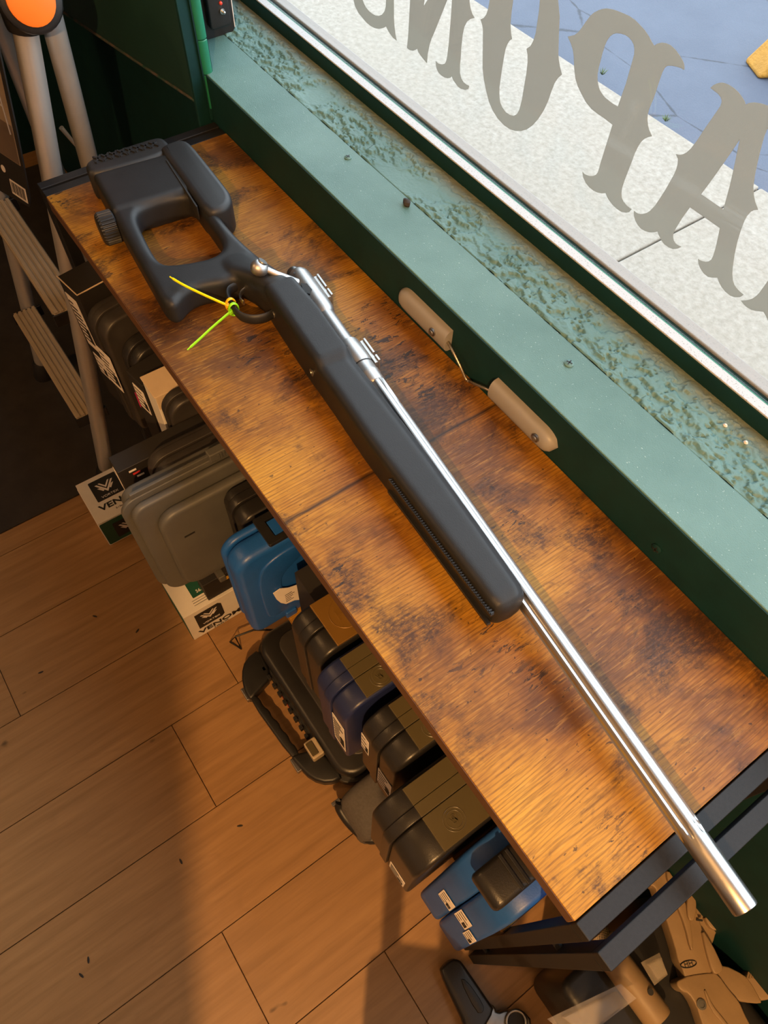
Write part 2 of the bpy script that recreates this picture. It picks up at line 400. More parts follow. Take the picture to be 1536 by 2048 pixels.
def printed(parent, o, right, up, w_, h_, rows=5, cols=1, code=True):
    """ink lines of a small label, one mesh"""
    right = Vector(right).normalized(); up = Vector(up).normalized(); n = right.cross(up); o = Vector(o) + n*.0007
    b = MB(); rnd = random.Random(int(abs(o.x*9999)))
    for i in range(rows):
        y = h_*(.36 - .72*i/max(1, rows-1)); l = w_*rnd.uniform(.35, .8)
        b.obox(o + right*(-w_*.42 + l/2) + up*y, right, up, n, l/2, h_*.017, .0002)
    if code:
        for k in range(9):
            b.obox(o + right*(w_*(.12+.035*k)) + up*(-h_*.22), right, up, n, w_*rnd.uniform(.006, .013), h_*.16, .0003)
    return b.build('print', M['ink'], parent)

# ------------------------------------------------------------------ room shell and floor
CEIL = 2.75; X1 = 3.4; Y0 = -3.0; X0 = -1.6
fl = struct(MB().box(X0, X1, Y0, .5, -.05, -.006).build('floor', M['plank']))
PW = .1951; base_x = .4911
ends = {0: -.2509, -1: -.093, 2: -.345, 1: .05, -2: -.5, -3: -.02, 3: -.12, 4: -.55, 5: -.3}
PL = 1.22
pm = None
for k in range(-4, 9):
    e0 = ends.get(k, -.3 + .37*((k*5) % 3))
    for j in (-2, -1, 0):
        y0 = e0 + j*PL; y1 = y0 + PL
        if y1 < -1.9 or y0 > .3: continue
        xx = base_x + k*PW
        if pm is None:
            o = MB().box(xx + .0006, xx + PW - .0006, y0 + .0006, y1 - .0006, -.0055, 0).build('plank', M['plank'], fl, bevel=.0008, seg=1)
            pm = o
        else:
            o = pm.copy(); COL.objects.link(o); o.name = 'plank'
        o.location = Vector((xx + PW/2, (y0+y1)/2, -.00275)) - WL[fl.name]
    # third board to reach the window wall
    if e0 + PL < .3:
        o = pm.copy(); COL.objects.link(o); o.name = 'plank'; o.location = Vector((xx + PW/2, e0 + 1.5*PL, -.00275)) - WL[fl.name]
struct(MB().box(X0, X1, Y0, .6, CEIL, CEIL+.1).build('ceiling', M['plaster']))
wb = MB(); wb.box(X0, X1, .306, .50, -.05, T + .05); wb.box(X0, X1, .44, .56, T + 1.75, CEIL); wb.box(X0, -.36, .44, .56, T + .05, T + 1.75); wb.box(2.66, X1, .44, .56, T + .05, T + 1.75)
struct(wb.build('wall_back', M['green_dark']))
struct(MB().box(X0-.1, X0, Y0, .5, -.05, CEIL).build('wall_left', M['green_dark']))
struct(MB().box(X1, X1+.1, Y0, .5, -.05, CEIL).build('wall_right', M['plaster']))
struct(MB().box(X0, X1, Y0-.1, Y0, -.05, CEIL).build('wall_front', M['plaster']))
# sill board, peeling strip
SZ = T + .0724
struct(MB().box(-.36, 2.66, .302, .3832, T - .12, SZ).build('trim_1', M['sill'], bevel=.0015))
# shade on the sill board's front face, put in as a darker green sheet
fb = struct(MB().box(-.36, 2.66, .3005, .3019, T - .12, SZ - .0016).build('sill_shade_sheet', M['green_dark']))
from mathutils import noise as mn
st = MB(); nx, ny = 1500, 64
vs = []; fs = []
for i in range(nx+1):
    for j in range(ny+1):
        x = -.36 + (1.90*i/(nx-4) if i <= nx-4 else 1.90 + 1.12*(i-nx+4)/4); y = .3835 + .081*j/ny; t_ = j/ny
        q_ = Vector((x, y, 0))
        msk = max(0, min(1, (mn.noise(q_*11 + Vector((3, 7, 0))) + .38)*3.0))*(1 if t_ < .72 else max(0, (1-t_)/.28))
        fb = mn.fractal(Vector((x*62, y*95, 1.3)), .7, 2.1, 6)
        flake = max(0, min(1, (fb + .12)*7))                         # paint film lifted over bare patches
        cr = 1 - min(1, abs(mn.noise(Vector((x*26 + 9, y*40, 4)) + .35*Vector((mn.noise(q_*60), mn.noise(q_*60 + Vector((5, 5, 5))), 0))))/.05)
        crm = max(0, min(1, (mn.noise(q_*8 + Vector((1, 2, 9))) + .05)*4))*(1 if t_ < .8 else 0)
        h = .0025*msk*flake + .0010*msk*fb - .0016*cr*crm + .0003*mn.noise(q_*300) - (.0016 if j == 0 else 0)
        vs.append((x, y, SZ - .0012 + h))
b0 = len(vs)
for i in range(nx):
    for j in range(ny):
        a = i*(ny+1)+j; fs.append((a, a+ny+1, a+ny+2, a+1))
vs += [(-.36, .3835, SZ-.02), (2.66, .3835, SZ-.02), (2.66, .4645, SZ-.02), (-.36, .4645, SZ-.02)]
fs.append((b0, b0+3, b0+2, b0+1))
st.add(vs, fs); struct(st.build('trim_3', M['strip'], ang=80))
# ------------------------------------------------------------------ window
wn = thing('window_1', (1.15, .475, T + .05), None, None, kind='structure')
MB().box(-.36, 2.66, .4625, .5000, T + .05, T + .0925).build('bottom_rail', M['green_dark'], wn, bevel=.001)
MB().box(-.36, 2.66, .4630, .4768, T + .0926, T + .0950).build('metal_cap', M['sillmetal'], wn, bevel=.001)
MB().box(-.36, 2.66, .4855, .5035, T + .0926, T + .0975).build('glazing_stop', M['stop'], wn, bevel=.002)
MB().box(-.36, 2.66, .4765, .4790, T + .0926, T + .0940).build('sealant', M['green_hinge'], wn)
MB().box(-.36, 2.66, .4800, .4850, T + .0935, T + 1.75).build('pane', M['glass'], wn)
for x in (-.36, 2.62): MB().box(x, x+.04, .462, .503, T + .097, T + 1.75).build('jamb', M['green_dark'], wn)
MB().box(-.32, 2.62, .462, .503, T + 1.71, T + 1.75).build('head_rail', M['green_dark'], wn)
# vinyl letters on the outside of the pane (they read from the street)
GY = .4853
lt = thing('window_lettering', (.55, GY, T + .12), 'large grey western-style vinyl letters on the window, mirrored from inside', 'lettering')
def A_(l): return [(640 + a*.3255, b*.3255) for a, b in l]
def B_(l): return [(1036 + a*.3418, b*.3418) for a, b in l]
def letter(outer, holes=(), n=1):
    cv = lambda l: [(at(a, b, y=GY).x, at(a, b, y=GY).z) for a, b in l]
    b = MB(); b.prism(cv(outer), GY + .0002, GY + .0007, lambda a, c, d: (a, d, c), [cv(h) for h in holes])
    b.build('letter', M['vinyl'], lt)
letter(A_([(205,-30),(205,0),(215,40),(235,80),(260,110),(285,140),(310,160),(335,173),(360,178),(385,173),(405,163),(415,185),(430,210),(448,233),(470,250),(462,215),(456,170),(452,110),(452,0),(450,-40),(405,-40),(405,0),(403,40),(395,70),(380,90),(360,98),(340,96),(320,85),(300,69),(280,45),(268,22),(260,0),(255,-40)]))
letter(A_([(533,295),(550,308),(570,312),(585,307),(595,298),(604,322),(620,345),(638,368),(655,388),(660,330),(670,280),(682,240),(700,200),(780,0),(860,-250),(790,-270),(660,0),(635,40),(640,0),(640,-300),(560,-300),(553,0),(545,150),(540,230)]))
letter(A_([(812,-20),(800,150),(790,270),(780,350),(773,380),(765,392),(750,396),(735,394),(720,387),(710,375),(711,400),(715,420),(726,445),(745,465),(765,477),(785,482),(800,478),(808,467),(816,490),(830,510),(846,532),(865,546),(890,553),(910,548),(915,528),(898,520),(880,505),(866,482),(858,450),(858,400),(862,360),(866,290),(875,210),(885,165),(900,135),(922,117),(948,110),(935,88),(925,60),(917,20),(915,-20)]))
letter(A_([(1060,-120),(1045,-30),(1040,10),(1032,55),(1020,90),(1005,110),(985,120),(995,150),(1000,180),(999,300),(998,420),(1006,490),(1020,560),(1037,625),(1060,680),(1092,730),(1130,770),(1165,794),(1200,805),(1235,805),(1270,795),(1305,770),(1340,730),(1372,680),(1400,620),(1420,560),(1440,510),(1460,480),(1485,458),(1474,420),(1465,370),(1462,330),(1465,220),(1470,100),(1460,0),(1450,-150),(1400,-300),(1300,-370),(1180,-350),(1100,-260)]),
       [A_([(1345,-100),(1350,0),(1344,70),(1335,130),(1325,200),(1310,250),(1292,283),(1268,300),(1274,335),(1275,380),(1267,450),(1255,520),(1240,610),(1225,670),(1210,700),(1190,712),(1165,707),(1140,690),(1119,662),(1105,630),(1100,590),(1100,540),(1115,430),(1130,340),(1138,300),(1150,270),(1163,250),(1178,240),(1171,200),(1168,150),(1175,70),(1185,0),(1195,-120),(1220,-240),(1270,-260),(1320,-200)])])
letter(B_([(290,215),(330,205),(352,188),(370,165),(394,130),(420,95),(443,74),(470,60),(492,53),(515,50),(545,54),(580,65),(615,79),(650,95),(682,117),(710,145),(740,178),(765,215),(782,248),(795,268),(815,255),(840,250),(865,254),(890,265),(918,290),(940,320),(957,346),(968,370),(972,392),(970,410),(952,399),(930,392),(903,386),(880,385),(866,390),(855,400),(842,426),(830,460),(810,520),(790,580),(776,612),(765,640),(757,670),(755,700),(758,732),(765,760),(782,798),(757,804),(735,815),(716,834),(700,860),(684,893),(670,930),(645,995),(620,1060),(607,1100),(603,1130),(605,1157),(615,1180),(636,1205),(664,1225),(648,1242),(630,1245),(604,1240),(580,1225),(553,1200),(530,1170),(518,1148),(512,1130),(490,1132),(465,1127),(440,1115),(415,1095),(395,1070),(381,1040),(375,1005),(387,1019),(400,1025),(420,1031),(440,1030),(455,1023),(465,1010),(473,988),(480,960),(505,880),(530,800),(552,730),(527,711),(500,690),(465,667),(430,640),(396,598),(370,550),(349,506),(335,460),(328,400),(325,330),(320,295),(310,260)]),
       [B_([(583,624),(555,609),(530,590),(508,572),(490,550),(476,526),(468,500),(463,470),(463,440),(469,400),(480,360),(491,315),(505,270),(518,240),(535,215),(554,201),(575,195),(600,197),(625,205),(648,220),(665,240),(676,263),(680,290),(678,320),(670,350),(650,420),(630,490),(605,560)])])
letter(B_([(1125,515),(1140,500),(1160,490),(1180,485),(1200,485),(1230,496),(1260,515),(1288,540),(1310,570),(1323,592),(1330,612),(1352,603),(1380,600),(1420,606),(1463,620),(1500,650),(1520,700),(1530,760),(1510,745),(1490,742),(1470,746),(1455,760),(1441,792),(1430,830),(1414,890),(1400,950),(1385,1020),(1375,1090),(1377,1138),(1385,1180),(1403,1228),(1380,1230),(1360,1240),(1338,1265),(1320,1300),(1298,1360),(1280,1420),(1265,1490),(1255,1560),(1252,1602),(1255,1640),(1264,1668),(1280,1690),(1297,1708),(1318,1725),(1305,1736),(1290,1740),(1265,1739),(1240,1730),(1213,1708),(1190,1680),(1175,1652),(1165,1625),(1138,1625),(1110,1620),(1085,1600),(1065,1570),(1055,1543),(1052,1515),(1065,1524),(1080,1530),(1098,1533),(1115,1530),(1130,1519),(1140,1500),(1150,1468),(1160,1430),(1170,1385),(1180,1335),(1005,1213),(960,1275),(920,1340),(908,1362),(905,1385),(909,1408),(920,1425),(936,1437),(955,1445),(930,1456),(905,1458),(880,1448),(855,1430),(840,1411),(830,1390),(821,1372),(815,1355),(792,1360),(770,1360),(744,1353),(720,1340),(700,1318),(685,1290),(677,1262),(677,1233),(687,1243),(700,1250),(715,1253),(730,1252),(752,1246),(770,1235),(802,1202),(830,1160),(862,1110),(890,1060),(910,1025),(925,990),(933,960),(935,930),(922,902),(942,907),(960,905),(986,892),(1010,870),(1048,820),(1080,770),(1125,705),(1170,640),(1183,620),(1190,600),(1190,585),(1185,570),(1170,550),(1150,535)]),
       [B_([(1297,815),(1240,900),(1170,1000),(1120,1070),(1070,1137),(1135,1182),(1200,1228),(1220,1155),(1240,1080),(1258,1000),(1275,920),(1287,860)])])
letter(B_([(1303,1760),(1340,1757),(1370,1748),(1392,1733),(1410,1715),(1437,1678),(1463,1640),(1510,1580),(1560,1520),(1620,1600),(1600,1750),(1560,1900),(1510,1905),(1463,1880),(1450,1850),(1435,1825),(1413,1822),(1390,1820),(1364,1813),(1340,1800),(1320,1781)]))
# ------------------------------------------------------------------ outside
GZ = -.02
struct(MB().box(-6, -.052, .56, 2.30, GZ - .2, GZ).build('pavement_1', M['concrete'], bevel=.006, seg=2))
struct(MB().box(-.045, 5, .56, 2.30, GZ - .2, GZ).build('pavement_2', M['concrete'], bevel=.006, seg=2))
struct(MB().box(-.06, -.04, .56, 2.29, GZ - .2, GZ - .012).build('pavement_joint', M['mat']))
struct(MB().box(-9, 9, 2.33, 14, GZ - .2, GZ - .03).build('road_surface', M['asphalt']))
struct(MB().box(-9, 9, 2.28, 2.36, GZ - .25, GZ - .045).build('gutter', M['mat']))
k0 = at(1500, 60, z=GZ+.08)
kb = MB(); kb.prism([(0, 0), (1.6, .0), (1.5, .13), (.1, .13)], 0, .16, lambda a, b, c: Vector((k0.x + .02, k0.y, GZ - .03)) + Vector((.45, .893, 0))*a + Vector((.893, -.45, 0))*c + Vector((0, 0, 1))*b)
tag(kb.build('parking_kerb', M['yellow_kerb'], bevel=.02, seg=3), 'yellow painted concrete parking kerb on the asphalt outside', 'kerb')
rw = random.Random(5)
for i in range(3):
    px, py = [(1204, 150), (1330, 243), (1330, 246)][i]
    if i == 2: continue
    c = at(px, py, z=GZ); b = MB()
    for k in range(26):
        a = rw.random()*6.28; l = rw.uniform(.012, .032); p = c; d = Vector((math.cos(a)*rw.uniform(.6, 2), math.sin(a)*rw.uniform(.4, 1.2), 1)).normalized()
        sd = Vector((-math.sin(a), math.cos(a), 0))*.002
        b.add([p, p + d*l*.5 + sd, p + d*l, p + d*l*.5 - sd], [(0, 1, 2, 3)])
    tag(b.build('weed_tuft', simple('weed_green', (.09, .13, .04), .7)), ['small green weed tuft in the pavement joint inside the letter P', 'small green weed tuft at the kerb between letters P and A'][i], 'weed')
# ------------------------------------------------------------------ green door leaf with barrel hinge
dr = thing('door_1', (-.04, .285, T + .02), None, None, kind='structure')
dd = Vector((-.27, -.046, 0)).normalized(); dn = Vector((-dd.y, dd.x, 0)); 
hp = Vector((-.052, .279, 0))
def leaf(a0, a1, n0, n1, z0, z1, name, mt, bv=.0015):
    b = MB(); c = hp + dd*((a0+a1)/2) + dn*((n0+n1)/2); b.obox((c.x, c.y, (z0+z1)/2), dd, dn, (0, 0, 1), (a1-a0)/2, (n1-n0)/2, (z1-z0)/2)
    return b.build(name, mt, dr, bevel=bv)
leaf(0, 1.1, -.016, 0, T + .035, T + .36, 'leaf_panel', M['door'])
leaf(0, 1.1, -.018, .0010, T + .030, T + .0345, 'bottom_edge', M['rust'])
leaf(-.0060, -.0005, -.020, .003, T - .01, T + .36, 'edge_strip', M['green_dark'], .001)
hc = at(425, 212, z=T + .018); hc = Vector((hc.x, hc.y, 0))
for z0, z1 in ((.018, .070), (.071, .120), (.121, .30), (.301, .36)):
    b = MB(); b.lathe([(0, .0085), (.001, .0095), (z1-z0-.001, .0095), (z1-z0, .0085)], (hc.x, hc.y, T + z0), (0, 0, 1), 20)
    b.build('hinge_knuckle', M['green_hinge'], dr)
h2 = at(438, 234, z=T)
MB().box(h2.x - .0015, h2.x + .0015, h2.y - .016, h2.y + .002, T + .0, T + .36).build('hinge_plate', M['green_dark'], dr)
# ------------------------------------------------------------------ switch box on the sill
dv = thing('switch_box', (-.155, .385, SZ), 'black plastic switch box with red light and toggle on the sill', 'switch')
MB().prism(rrect(.350, .400, SZ + .001, SZ + .16, .006), -.175, -.136, lambda a, b, c: (c, a, b), r=.003).build('body', M['black'], dv)
MB().prism(rrect(.346, .4030, SZ + .0003, SZ + .163, .008), -.1355, -.1335, lambda a, b, c: (c, a, b)).build('back_plate', M['black'], dv)
MB().box(-.140, -.1338, .4032, .4048, SZ + .006, SZ + .160).build('edge_highlight', M['paper'], dv, bevel=.0006)  # white strip stands in for the highlight along the box's edge
MB().prism(rrect(.3565, .3935, SZ + .016, SZ + .15, .006), -.1334, -.122, lambda a, b, c: (c, a, b), r=.003).build('face', M['black'], dv)
q = at(441, 6, x=-.1215); MB().lathe([(0, .0028), (.002, .0024), (.003, .001)], q, (1, 0, 0), 12).build('indicator_light', M['led'], dv)
q = at(444, 22, x=-.1215); MB().lathe([(0, .0042), (.002, .0042), (.0022, .002), (.008, .0024), (.0095, .001)], q, (1, 0, 0), 12).build('toggle_switch', M['steel'], dv)
# ------------------------------------------------------------------ screws and grit on the sill
def screw(p, nrm, r, mt, label, name='screw', cat='screw', group=None):
    t_ = thing(name, p, label, cat, group); n = Vector(nrm); a = n.cross(Vector((1, .3, 0) if abs(n.z) > .5 else (0, .2, 1))).normalized(); b_ = n.cross(a)
    MB().lathe([(0, r), (.0012, r), (.0024, r*.72), (.0028, r*.3)], p, nrm, 16).build('head', mt, t_)
    c = MB(); c.obox(Vector(p)+n*.0026, a, b_, n, r*.62, r*.13, .0004); c.obox(Vector(p)+n*.0026, b_, a, n, r*.62, r*.13, .0004); c.build('cross_slot', M['ink'], t_)
    return t_
screw(at(696, 316, z=SZ), (0, 0, 1), .0052, M['sill'], 'painted cross-head screw in the sill across from the thumbhole butt')
screw(at(1138, 728, z=SZ), (0, 0, 1), .0058, M['sill'], 'painted cross-head screw in the sill behind the cable sensor end')
screw(at(1314, 1097, y=.3004), (0, -1, 0), .0062, M['green_dark'], 'green painted screw in the dark sill face near the window corner')
g = at(813, 410, z=SZ); b = MB(); rb = random.Random(2)
bm_r = [[(g.x + .0075*math.cos(t)*s*rb.uniform(.8, 1.15), g.y + .005*math.sin(t)*s*rb.uniform(.8, 1.15), SZ + h) for t in [2*math.pi*k/9 for k in range(9)]] for s, h in ((.7, 0), (1, .003), (.8, .0065), (.3, .0085))]
tag(b.loft(bm_r).build('pebble', M['mat']), 'small dark pebble lying on the teal sill', 'pebble')
for i, (px, py) in enumerate([(1449, 853), (1490, 887)]):
    p = at(px, py, z=SZ); b = MB().loft([[(p.x + .0028*math.cos(t)*s, p.y + .0022*math.sin(t)*s, SZ + .001 + h) for t in [2*math.pi*k/7 for k in range(7)]] for s, h in ((.7, -.001), (1, .001), (.5, .0028))])
    tag(b.build('grit_grain', M['paper']), ['pale grit grain on the peeling sill strip, farther from the corner', 'pale grit grain on the peeling sill strip, nearer the right edge'][i], 'grit')
# ------------------------------------------------------------------ magnetic contacts with braided cable
YF = .3004
def contact(pts, flip, label):
    xa, xb, za, zb = pts
    t_ = thing('door_contact', ((xa+xb)/2, YF, za), label, 'sensor', 'contact pair on the sill face')
    n = 22; rings = []
    for i in range(n+1):
        s = i/n; x = xa + (xb-xa)*s; e = s if flip else 1-s
        k = 1.0
        if e > .78: k = math.sqrt(max(0, 1-((e-.78)/.22)**2))*.97+.03
        hz = (zb-za)/2*k; zc = (za+zb)/2; dp = .013*min(1, k*1.2)
        ring = []
        for q_ in range(13):
            a = math.pi*q_/12; ring.append((x, YF - dp*math.sin(a)**.6, zc + hz*math.cos(a)))
        rings.append(ring)
    MB().loft(rings).build('housing', M['sensor'], t_, ang=50)
    xs = xa + (xb-xa)*(.78 if flip else .72) if flip else xa + (xb-xa)*.78
    zc = (za+zb)/2 + .002
    MB().lathe([(0, .0055), (.0022, .0055), (.003, .004)], (xs, YF - .0125, zc), (0, -1, 0), 16).build('screw_recess', M['steel_dark'], t_)
    MB().lathe([(0, .004), (.0016, .0035), (.0022, .001)], (xs, YF - .0150, zc), (0, -1, 0), 12).build('screw_head', M['screw'], t_)
    return t_
contact((.482, .587, T + .014, T + .046), False, 'grey door contact with rounded far end, nearer the rifle bolt')
contact((.674, .783, T + .010, T + .042), True, 'grey door contact with rounded near end, beside the wood joint')
cp = bez([(.585, YF - .006, T + .030), (.600, YF - .010, T + .030), (.618, YF - .010, T + .018), (.630, YF - .008, T + .004), (.636, YF - .007, T + .0045), (.648, YF - .010, T + .013), (.664, YF - .009, T + .020), (.676, YF - .006, T + .022)], 12)
tag(MB().tube(cp, [(.0021 if k % 2 else .0016) for k in range(len(cp))], 8).build('braided_cable', M['brass_braid'], ang=80), 'thin braided metal cable linking the two grey contacts', 'cable')
# ------------------------------------------------------------------ console table
tb = thing('console_table', (.571, .15, 0), 'long narrow console table with rustic wood top and black steel ladder frame ends', 'table')
LX = 1.1424
tt = MB().box(0, LX, 0, .300, T - .0235, T).build('tabletop', M['top'], tb, bevel=.0008)
MB().box(.001, LX - .001, -.0006, -.0001, T - .0232, T - .0008).build('front_edge_band', M['edge'], tb)
def bar(x0, x1, y0, y1, z0, z1, name): return MB().box(x0, x1, y0, y1, z0, z1).build(name, M['frame'], tb, bevel=.0012)
for xa in (LX + .0015, LX + .027):                  # near end: two rectangular tube frames side by side
    bar(xa, xa + .0165, 0, .300, T - .022, T - .002, 'end_rail')
    bar(xa, xa + .0165, 0, .018, 0, T - .0225, 'leg'); bar(xa, xa + .0165, .282, .300, 0, T - .0225, 'leg')
for xa in (-.018, -.0400):
    bar(xa, xa + .0165, 0, .300, T - .022, T - .001, 'end_rail')
    bar(xa, xa + .0165, 0, .018, 0, T - .0225, 'leg'); bar(xa, xa + .0165, .282, .300, 0, T - .0225, 'leg')
for z in (T - .16, T - .66):
    for y in (.009, .291):
        for xa, xb in ((LX + .018, LX + .027), (-.0235, -.018)):
            MB().tube([(xa, y, z), (xb, y, z)], .0045, 10).build('rung', M['frame'], tb)
ZS = T - .378
MB().box(0, LX, .004, .296, ZS - .018, ZS).build('shelf', M['top'], tb, bevel=.0008)
MB().box(LX + .0003, LX + .0009, .004, .296, ZS - .018, ZS).build('shelf_edge_band', M['edge'], tb)
for z in (ZS - .034, T - .040): bar(0, LX, .282, .298, z, z + .015, 'back_rail')
bar(0, LX, .012, .027, ZS - .034, ZS - .019, 'shelf_rail')

# unseen cabinet shape, added behind the camera to block the lamp over the floor
cb_ = thing('lamp_blocker', (1.46, -1.02, 0), 'unseen tall cabinet shape added behind the camera to block the lamp', 'cabinet')
MB().box(1.30, 1.62, -1.30, -.732, .06, 2.2).build('blocker_body', M['edge'], cb_, bevel=.004)
MB().box(1.32, 1.60, -1.28, -.76, 0, .06).build('blocker_plinth', M['black'], cb_)
for y in (-1.297, -1.019): 
    d_ = MB().box(1.278, 1.299, y, y + .275, .09, 2.17).build('blocker_door', M['edge'], cb_, bevel=.003)
    MB().tube([(1.270, y + (.25 if y < -1.2 else .025), 1.0), (1.270, y + (.25 if y < -1.2 else .025), 1.14)], .005, 10).build('handle', M['steel_dark'], d_)

# unseen chair shape, added so its seat and slats shade the floor by the table
ch_ = thing('chair_shadow_caster', (1.535, -.345, 0), 'unseen slatted chair shape added beside the camera to cast floor shadows', 'chair')
cf = Vector((-.748, .663, 0)); cs = Vector((.663, .748, 0)); cc = Vector((1.535, -.345, 0))
def chp(a, b, z): return cc + cf*a + cs*b + Vector((0, 0, z))
MB().prism(rrect(-.14, .14, -.14, .14, .04), .60, .64, lambda a, b, c: chp(a, b, c), r=.012).build('caster_seat', M['edge'], ch_, ang=50)
for a in (-.125, .125):
    for b in (-.125, .125): MB().tube([chp(a*1.12, b*1.12, 0), chp(a, b, .60)], [.015, .019], 10).build('leg', M['edge'], ch_, ang=60)  # legs of the added chair shape
for b in (-.115, -.04, .04, .115): MB().tube([chp(.135, b, .62), chp(.15, b, .94)], .013, 10).build('caster_back_slat', M['edge'], ch_, ang=60)
MB().tube([chp(.15, -.14, .95), chp(.155, 0, .95), chp(.15, .14, .95)], .018, 12).build('caster_top_rail', M['edge'], ch_, ang=60)
for s_ in (-1, 1): MB().tube([chp(-.135, .135*s_, .22), chp(.135, .135*s_, .22)], .010, 8).build('caster_stretcher', M['edge'], ch_, ang=60)
# ------------------------------------------------------------------ rifle (u along the barrel, v towards the window, w up; mm)
TH = math.radians(-6.386); RU = Vector((math.cos(TH), math.sin(TH), 0)); RV = Vector((-math.sin(TH), math.cos(TH), 0)); R0 = Vector((1.2121, .1112, T + .0004))
def rx(u, v, w): return R0 + RU*(u*.001) + RV*(v*.001) + Vector((0, 0, w*.001))
rf = thing('rifle', (.60, .15, T), 'black-stocked bolt-action rifle with fluted steel barrel lying across the tabletop', 'rifle')
s = MB(rx)
outer = [(-1134,-178),(-1080,-178),(-1000,-179),(-930,-178.5),(-866,-178),(-853,-177),(-844,-172),(-842,-164),(-847,-156),(-855,-146),(-859,-131),(-856,-112),(-852,-97),(-853,-86),(-848,-76),(-834,-68),(-812,-62),(-780,-59),
         (-780,-18),(-812,-21),(-830,-24),(-853,-29),(-880,-36),(-905,-42),(-941,-48),(-985,-51),(-1040,-50),(-1134,-50)]
hole = [(-1038,-145),(-1042,-130),(-1043,-112),(-1040,-84),(-1034,-74),(-1015,-70),(-967,-69),(-938,-68),(-918,-71),(-907,-80),(-904,-95),(-906,-112),(-914,-144),(-924,-154),(-945,-157),(-987,-156),(-1022,-154)]
s.prism(chaikin(outer, 2), 7, 46, None, [chaikin(hole, 2)], r=10, seg=4)
s.prism(rrect(-1140, -1045, -178, -52, 5), 1, 49, r=8, seg=3)
wr = []
for u, vb_, vt_, w0, w1 in ((-906,-88,-50,11,42),(-898,-96,-42,9,45),(-882,-93,-37,7,48.5),(-866,-89,-33,5,51.5),(-850,-78,-29,3.5,54),(-834,-69,-26,2.5,56.5),(-818,-64,-22.5,1.5,58.5),(-804,-60.5,-19,1,60),(-790,-59.5,-17,1,60.5)):
    ring = []
    for k in range(28):
        a = 2*math.pi*k/28; c, s_ = math.cos(a), math.sin(a); e = .62
        ring.append((u, (vb_+vt_)/2 + (vt_-vb_)/2*math.copysign(abs(c)**e, c), (w0+w1)/2 + (w1-w0)/2*math.copysign(abs(s_)**e, s_)))
    wr.append(ring)
s.loft(wr)
sts = [(-808,-58.5,-21,3,58),(-803,-59.4,-18.5,1,60.5),(-745,-59.3,-14,0,61),(-690,-58.7,-13.5,0,61),(-668,-58.2,-13,0,61),(-663,-58,-13,1,60),(-654,-58,-12,2,55.2),(-617,-57,-10,2,55),(-542,-56,-6,2,54.8),(-488,-53,-4,3,54.6),
       (-395,-47.5,-3,4,54.4),(-337,-44,-3,5,54),(-318,-43.2,-3.2,5,54),(-309,-41,-5,8,52),(-304,-37,-9,13,46),(-302,-31,-15,19,40)]
rings = []
for u, vb, vt, w0, w1 in sts:
    h = (w1-w0); c, d = (2.5, 2.5) if u < -664 else ((4.5, 5) if u < -660 else (6.5, 9.5)); c = min(c, h*.25); d = min(d, (vt-vb)*.34); r = min(9, h*.22); ring = []
    for k in range(5): a = math.pi + math.pi/2*k/4; ring.append((u, vb+r+r*math.cos(a), w0+r+r*math.sin(a)))
    ring += [(u, vt-d, w0), (u, vt-1, w0+c), (u, vt, w0+c+2), (u, vt, w1-c-2), (u, vt-1, w1-c), (u, vt-d, w1)]
    for k in range(5): a = math.pi/2 + math.pi/2*k/4; ring.append((u, vb+r+r*math.cos(a), w1-r+r*math.sin(a)))
    rings.append(ring)
s.loft(rings)
so = s.build('stock', M['poly'], rf, fix=False)
rm = so.modifiers.new('merge', 'REMESH'); rm.mode = 'VOXEL'; rm.voxel_size = .0019; rm.use_smooth_shade = True
sm = so.modifiers.new('soften', 'SMOOTH'); sm.factor = .5; sm.iterations = 8
MB(rx).prism(chaikin([(-1137,-180),(-1160,-182),(-1172,-177),(-1179,-162),(-1184,-110),(-1187,-74),(-1184,-60),(-1172,-55),(-1137,-56)], 2), 0, 48, r=8, seg=4).build('recoil_pad', M['poly_smooth'], rf, ang=60)
MB(rx).prism(rrect(-1174, -1159, -166, -70, 3), 47.9, 48.3).build('pad_recess', M['ink'], rf)
for k in range(8):
    v0 = -165 + 11.8*k; b = MB(rx)
    for a, c in ((v0, v0+11), (v0+11, v0)):
        d = Vector((15, c-a)).normalized(); n_ = Vector((-d.y, d.x))*1.3
        b.add([(-1174-n_.x, a-n_.y, 48.3), (-1174+n_.x, a+n_.y, 48.3), (-1159+n_.x, c+n_.y, 48.3), (-1159-n_.x, c-n_.y, 48.3),
               (-1174-n_.x, a-n_.y, 50.4), (-1174+n_.x, a+n_.y, 50.4), (-1159+n_.x, c+n_.y, 50.4), (-1159-n_.x, c-n_.y, 50.4)],
              [(3,2,1,0),(4,5,6,7),(0,1,5,4),(1,2,6,5),(2,3,7,6),(3,0,4,7)])
    b.build('pad_rib', M['poly_smooth'], rf)
MB(rx).prism(chaikin([(-1148,-73.5),(-1060,-70.6),(-981,-68.2),(-976,-52),(-978,-38),(-988,-27),(-1004,-22),(-1018,-21.5),(-1091,-25),(-1138,-28),(-1152,-33),(-1157,-45),(-1154,-66)], 1), 2, 54, r=9, seg=5).build('cheek_rest', M['poly_smooth'], rf, ang=60)
MB(rx).prism(rrect(-1120, -1000, -74.5, -72.5, .5), 30, 50.5).build('cheek_seam', M['ink'], rf)
b = MB(); rg = []
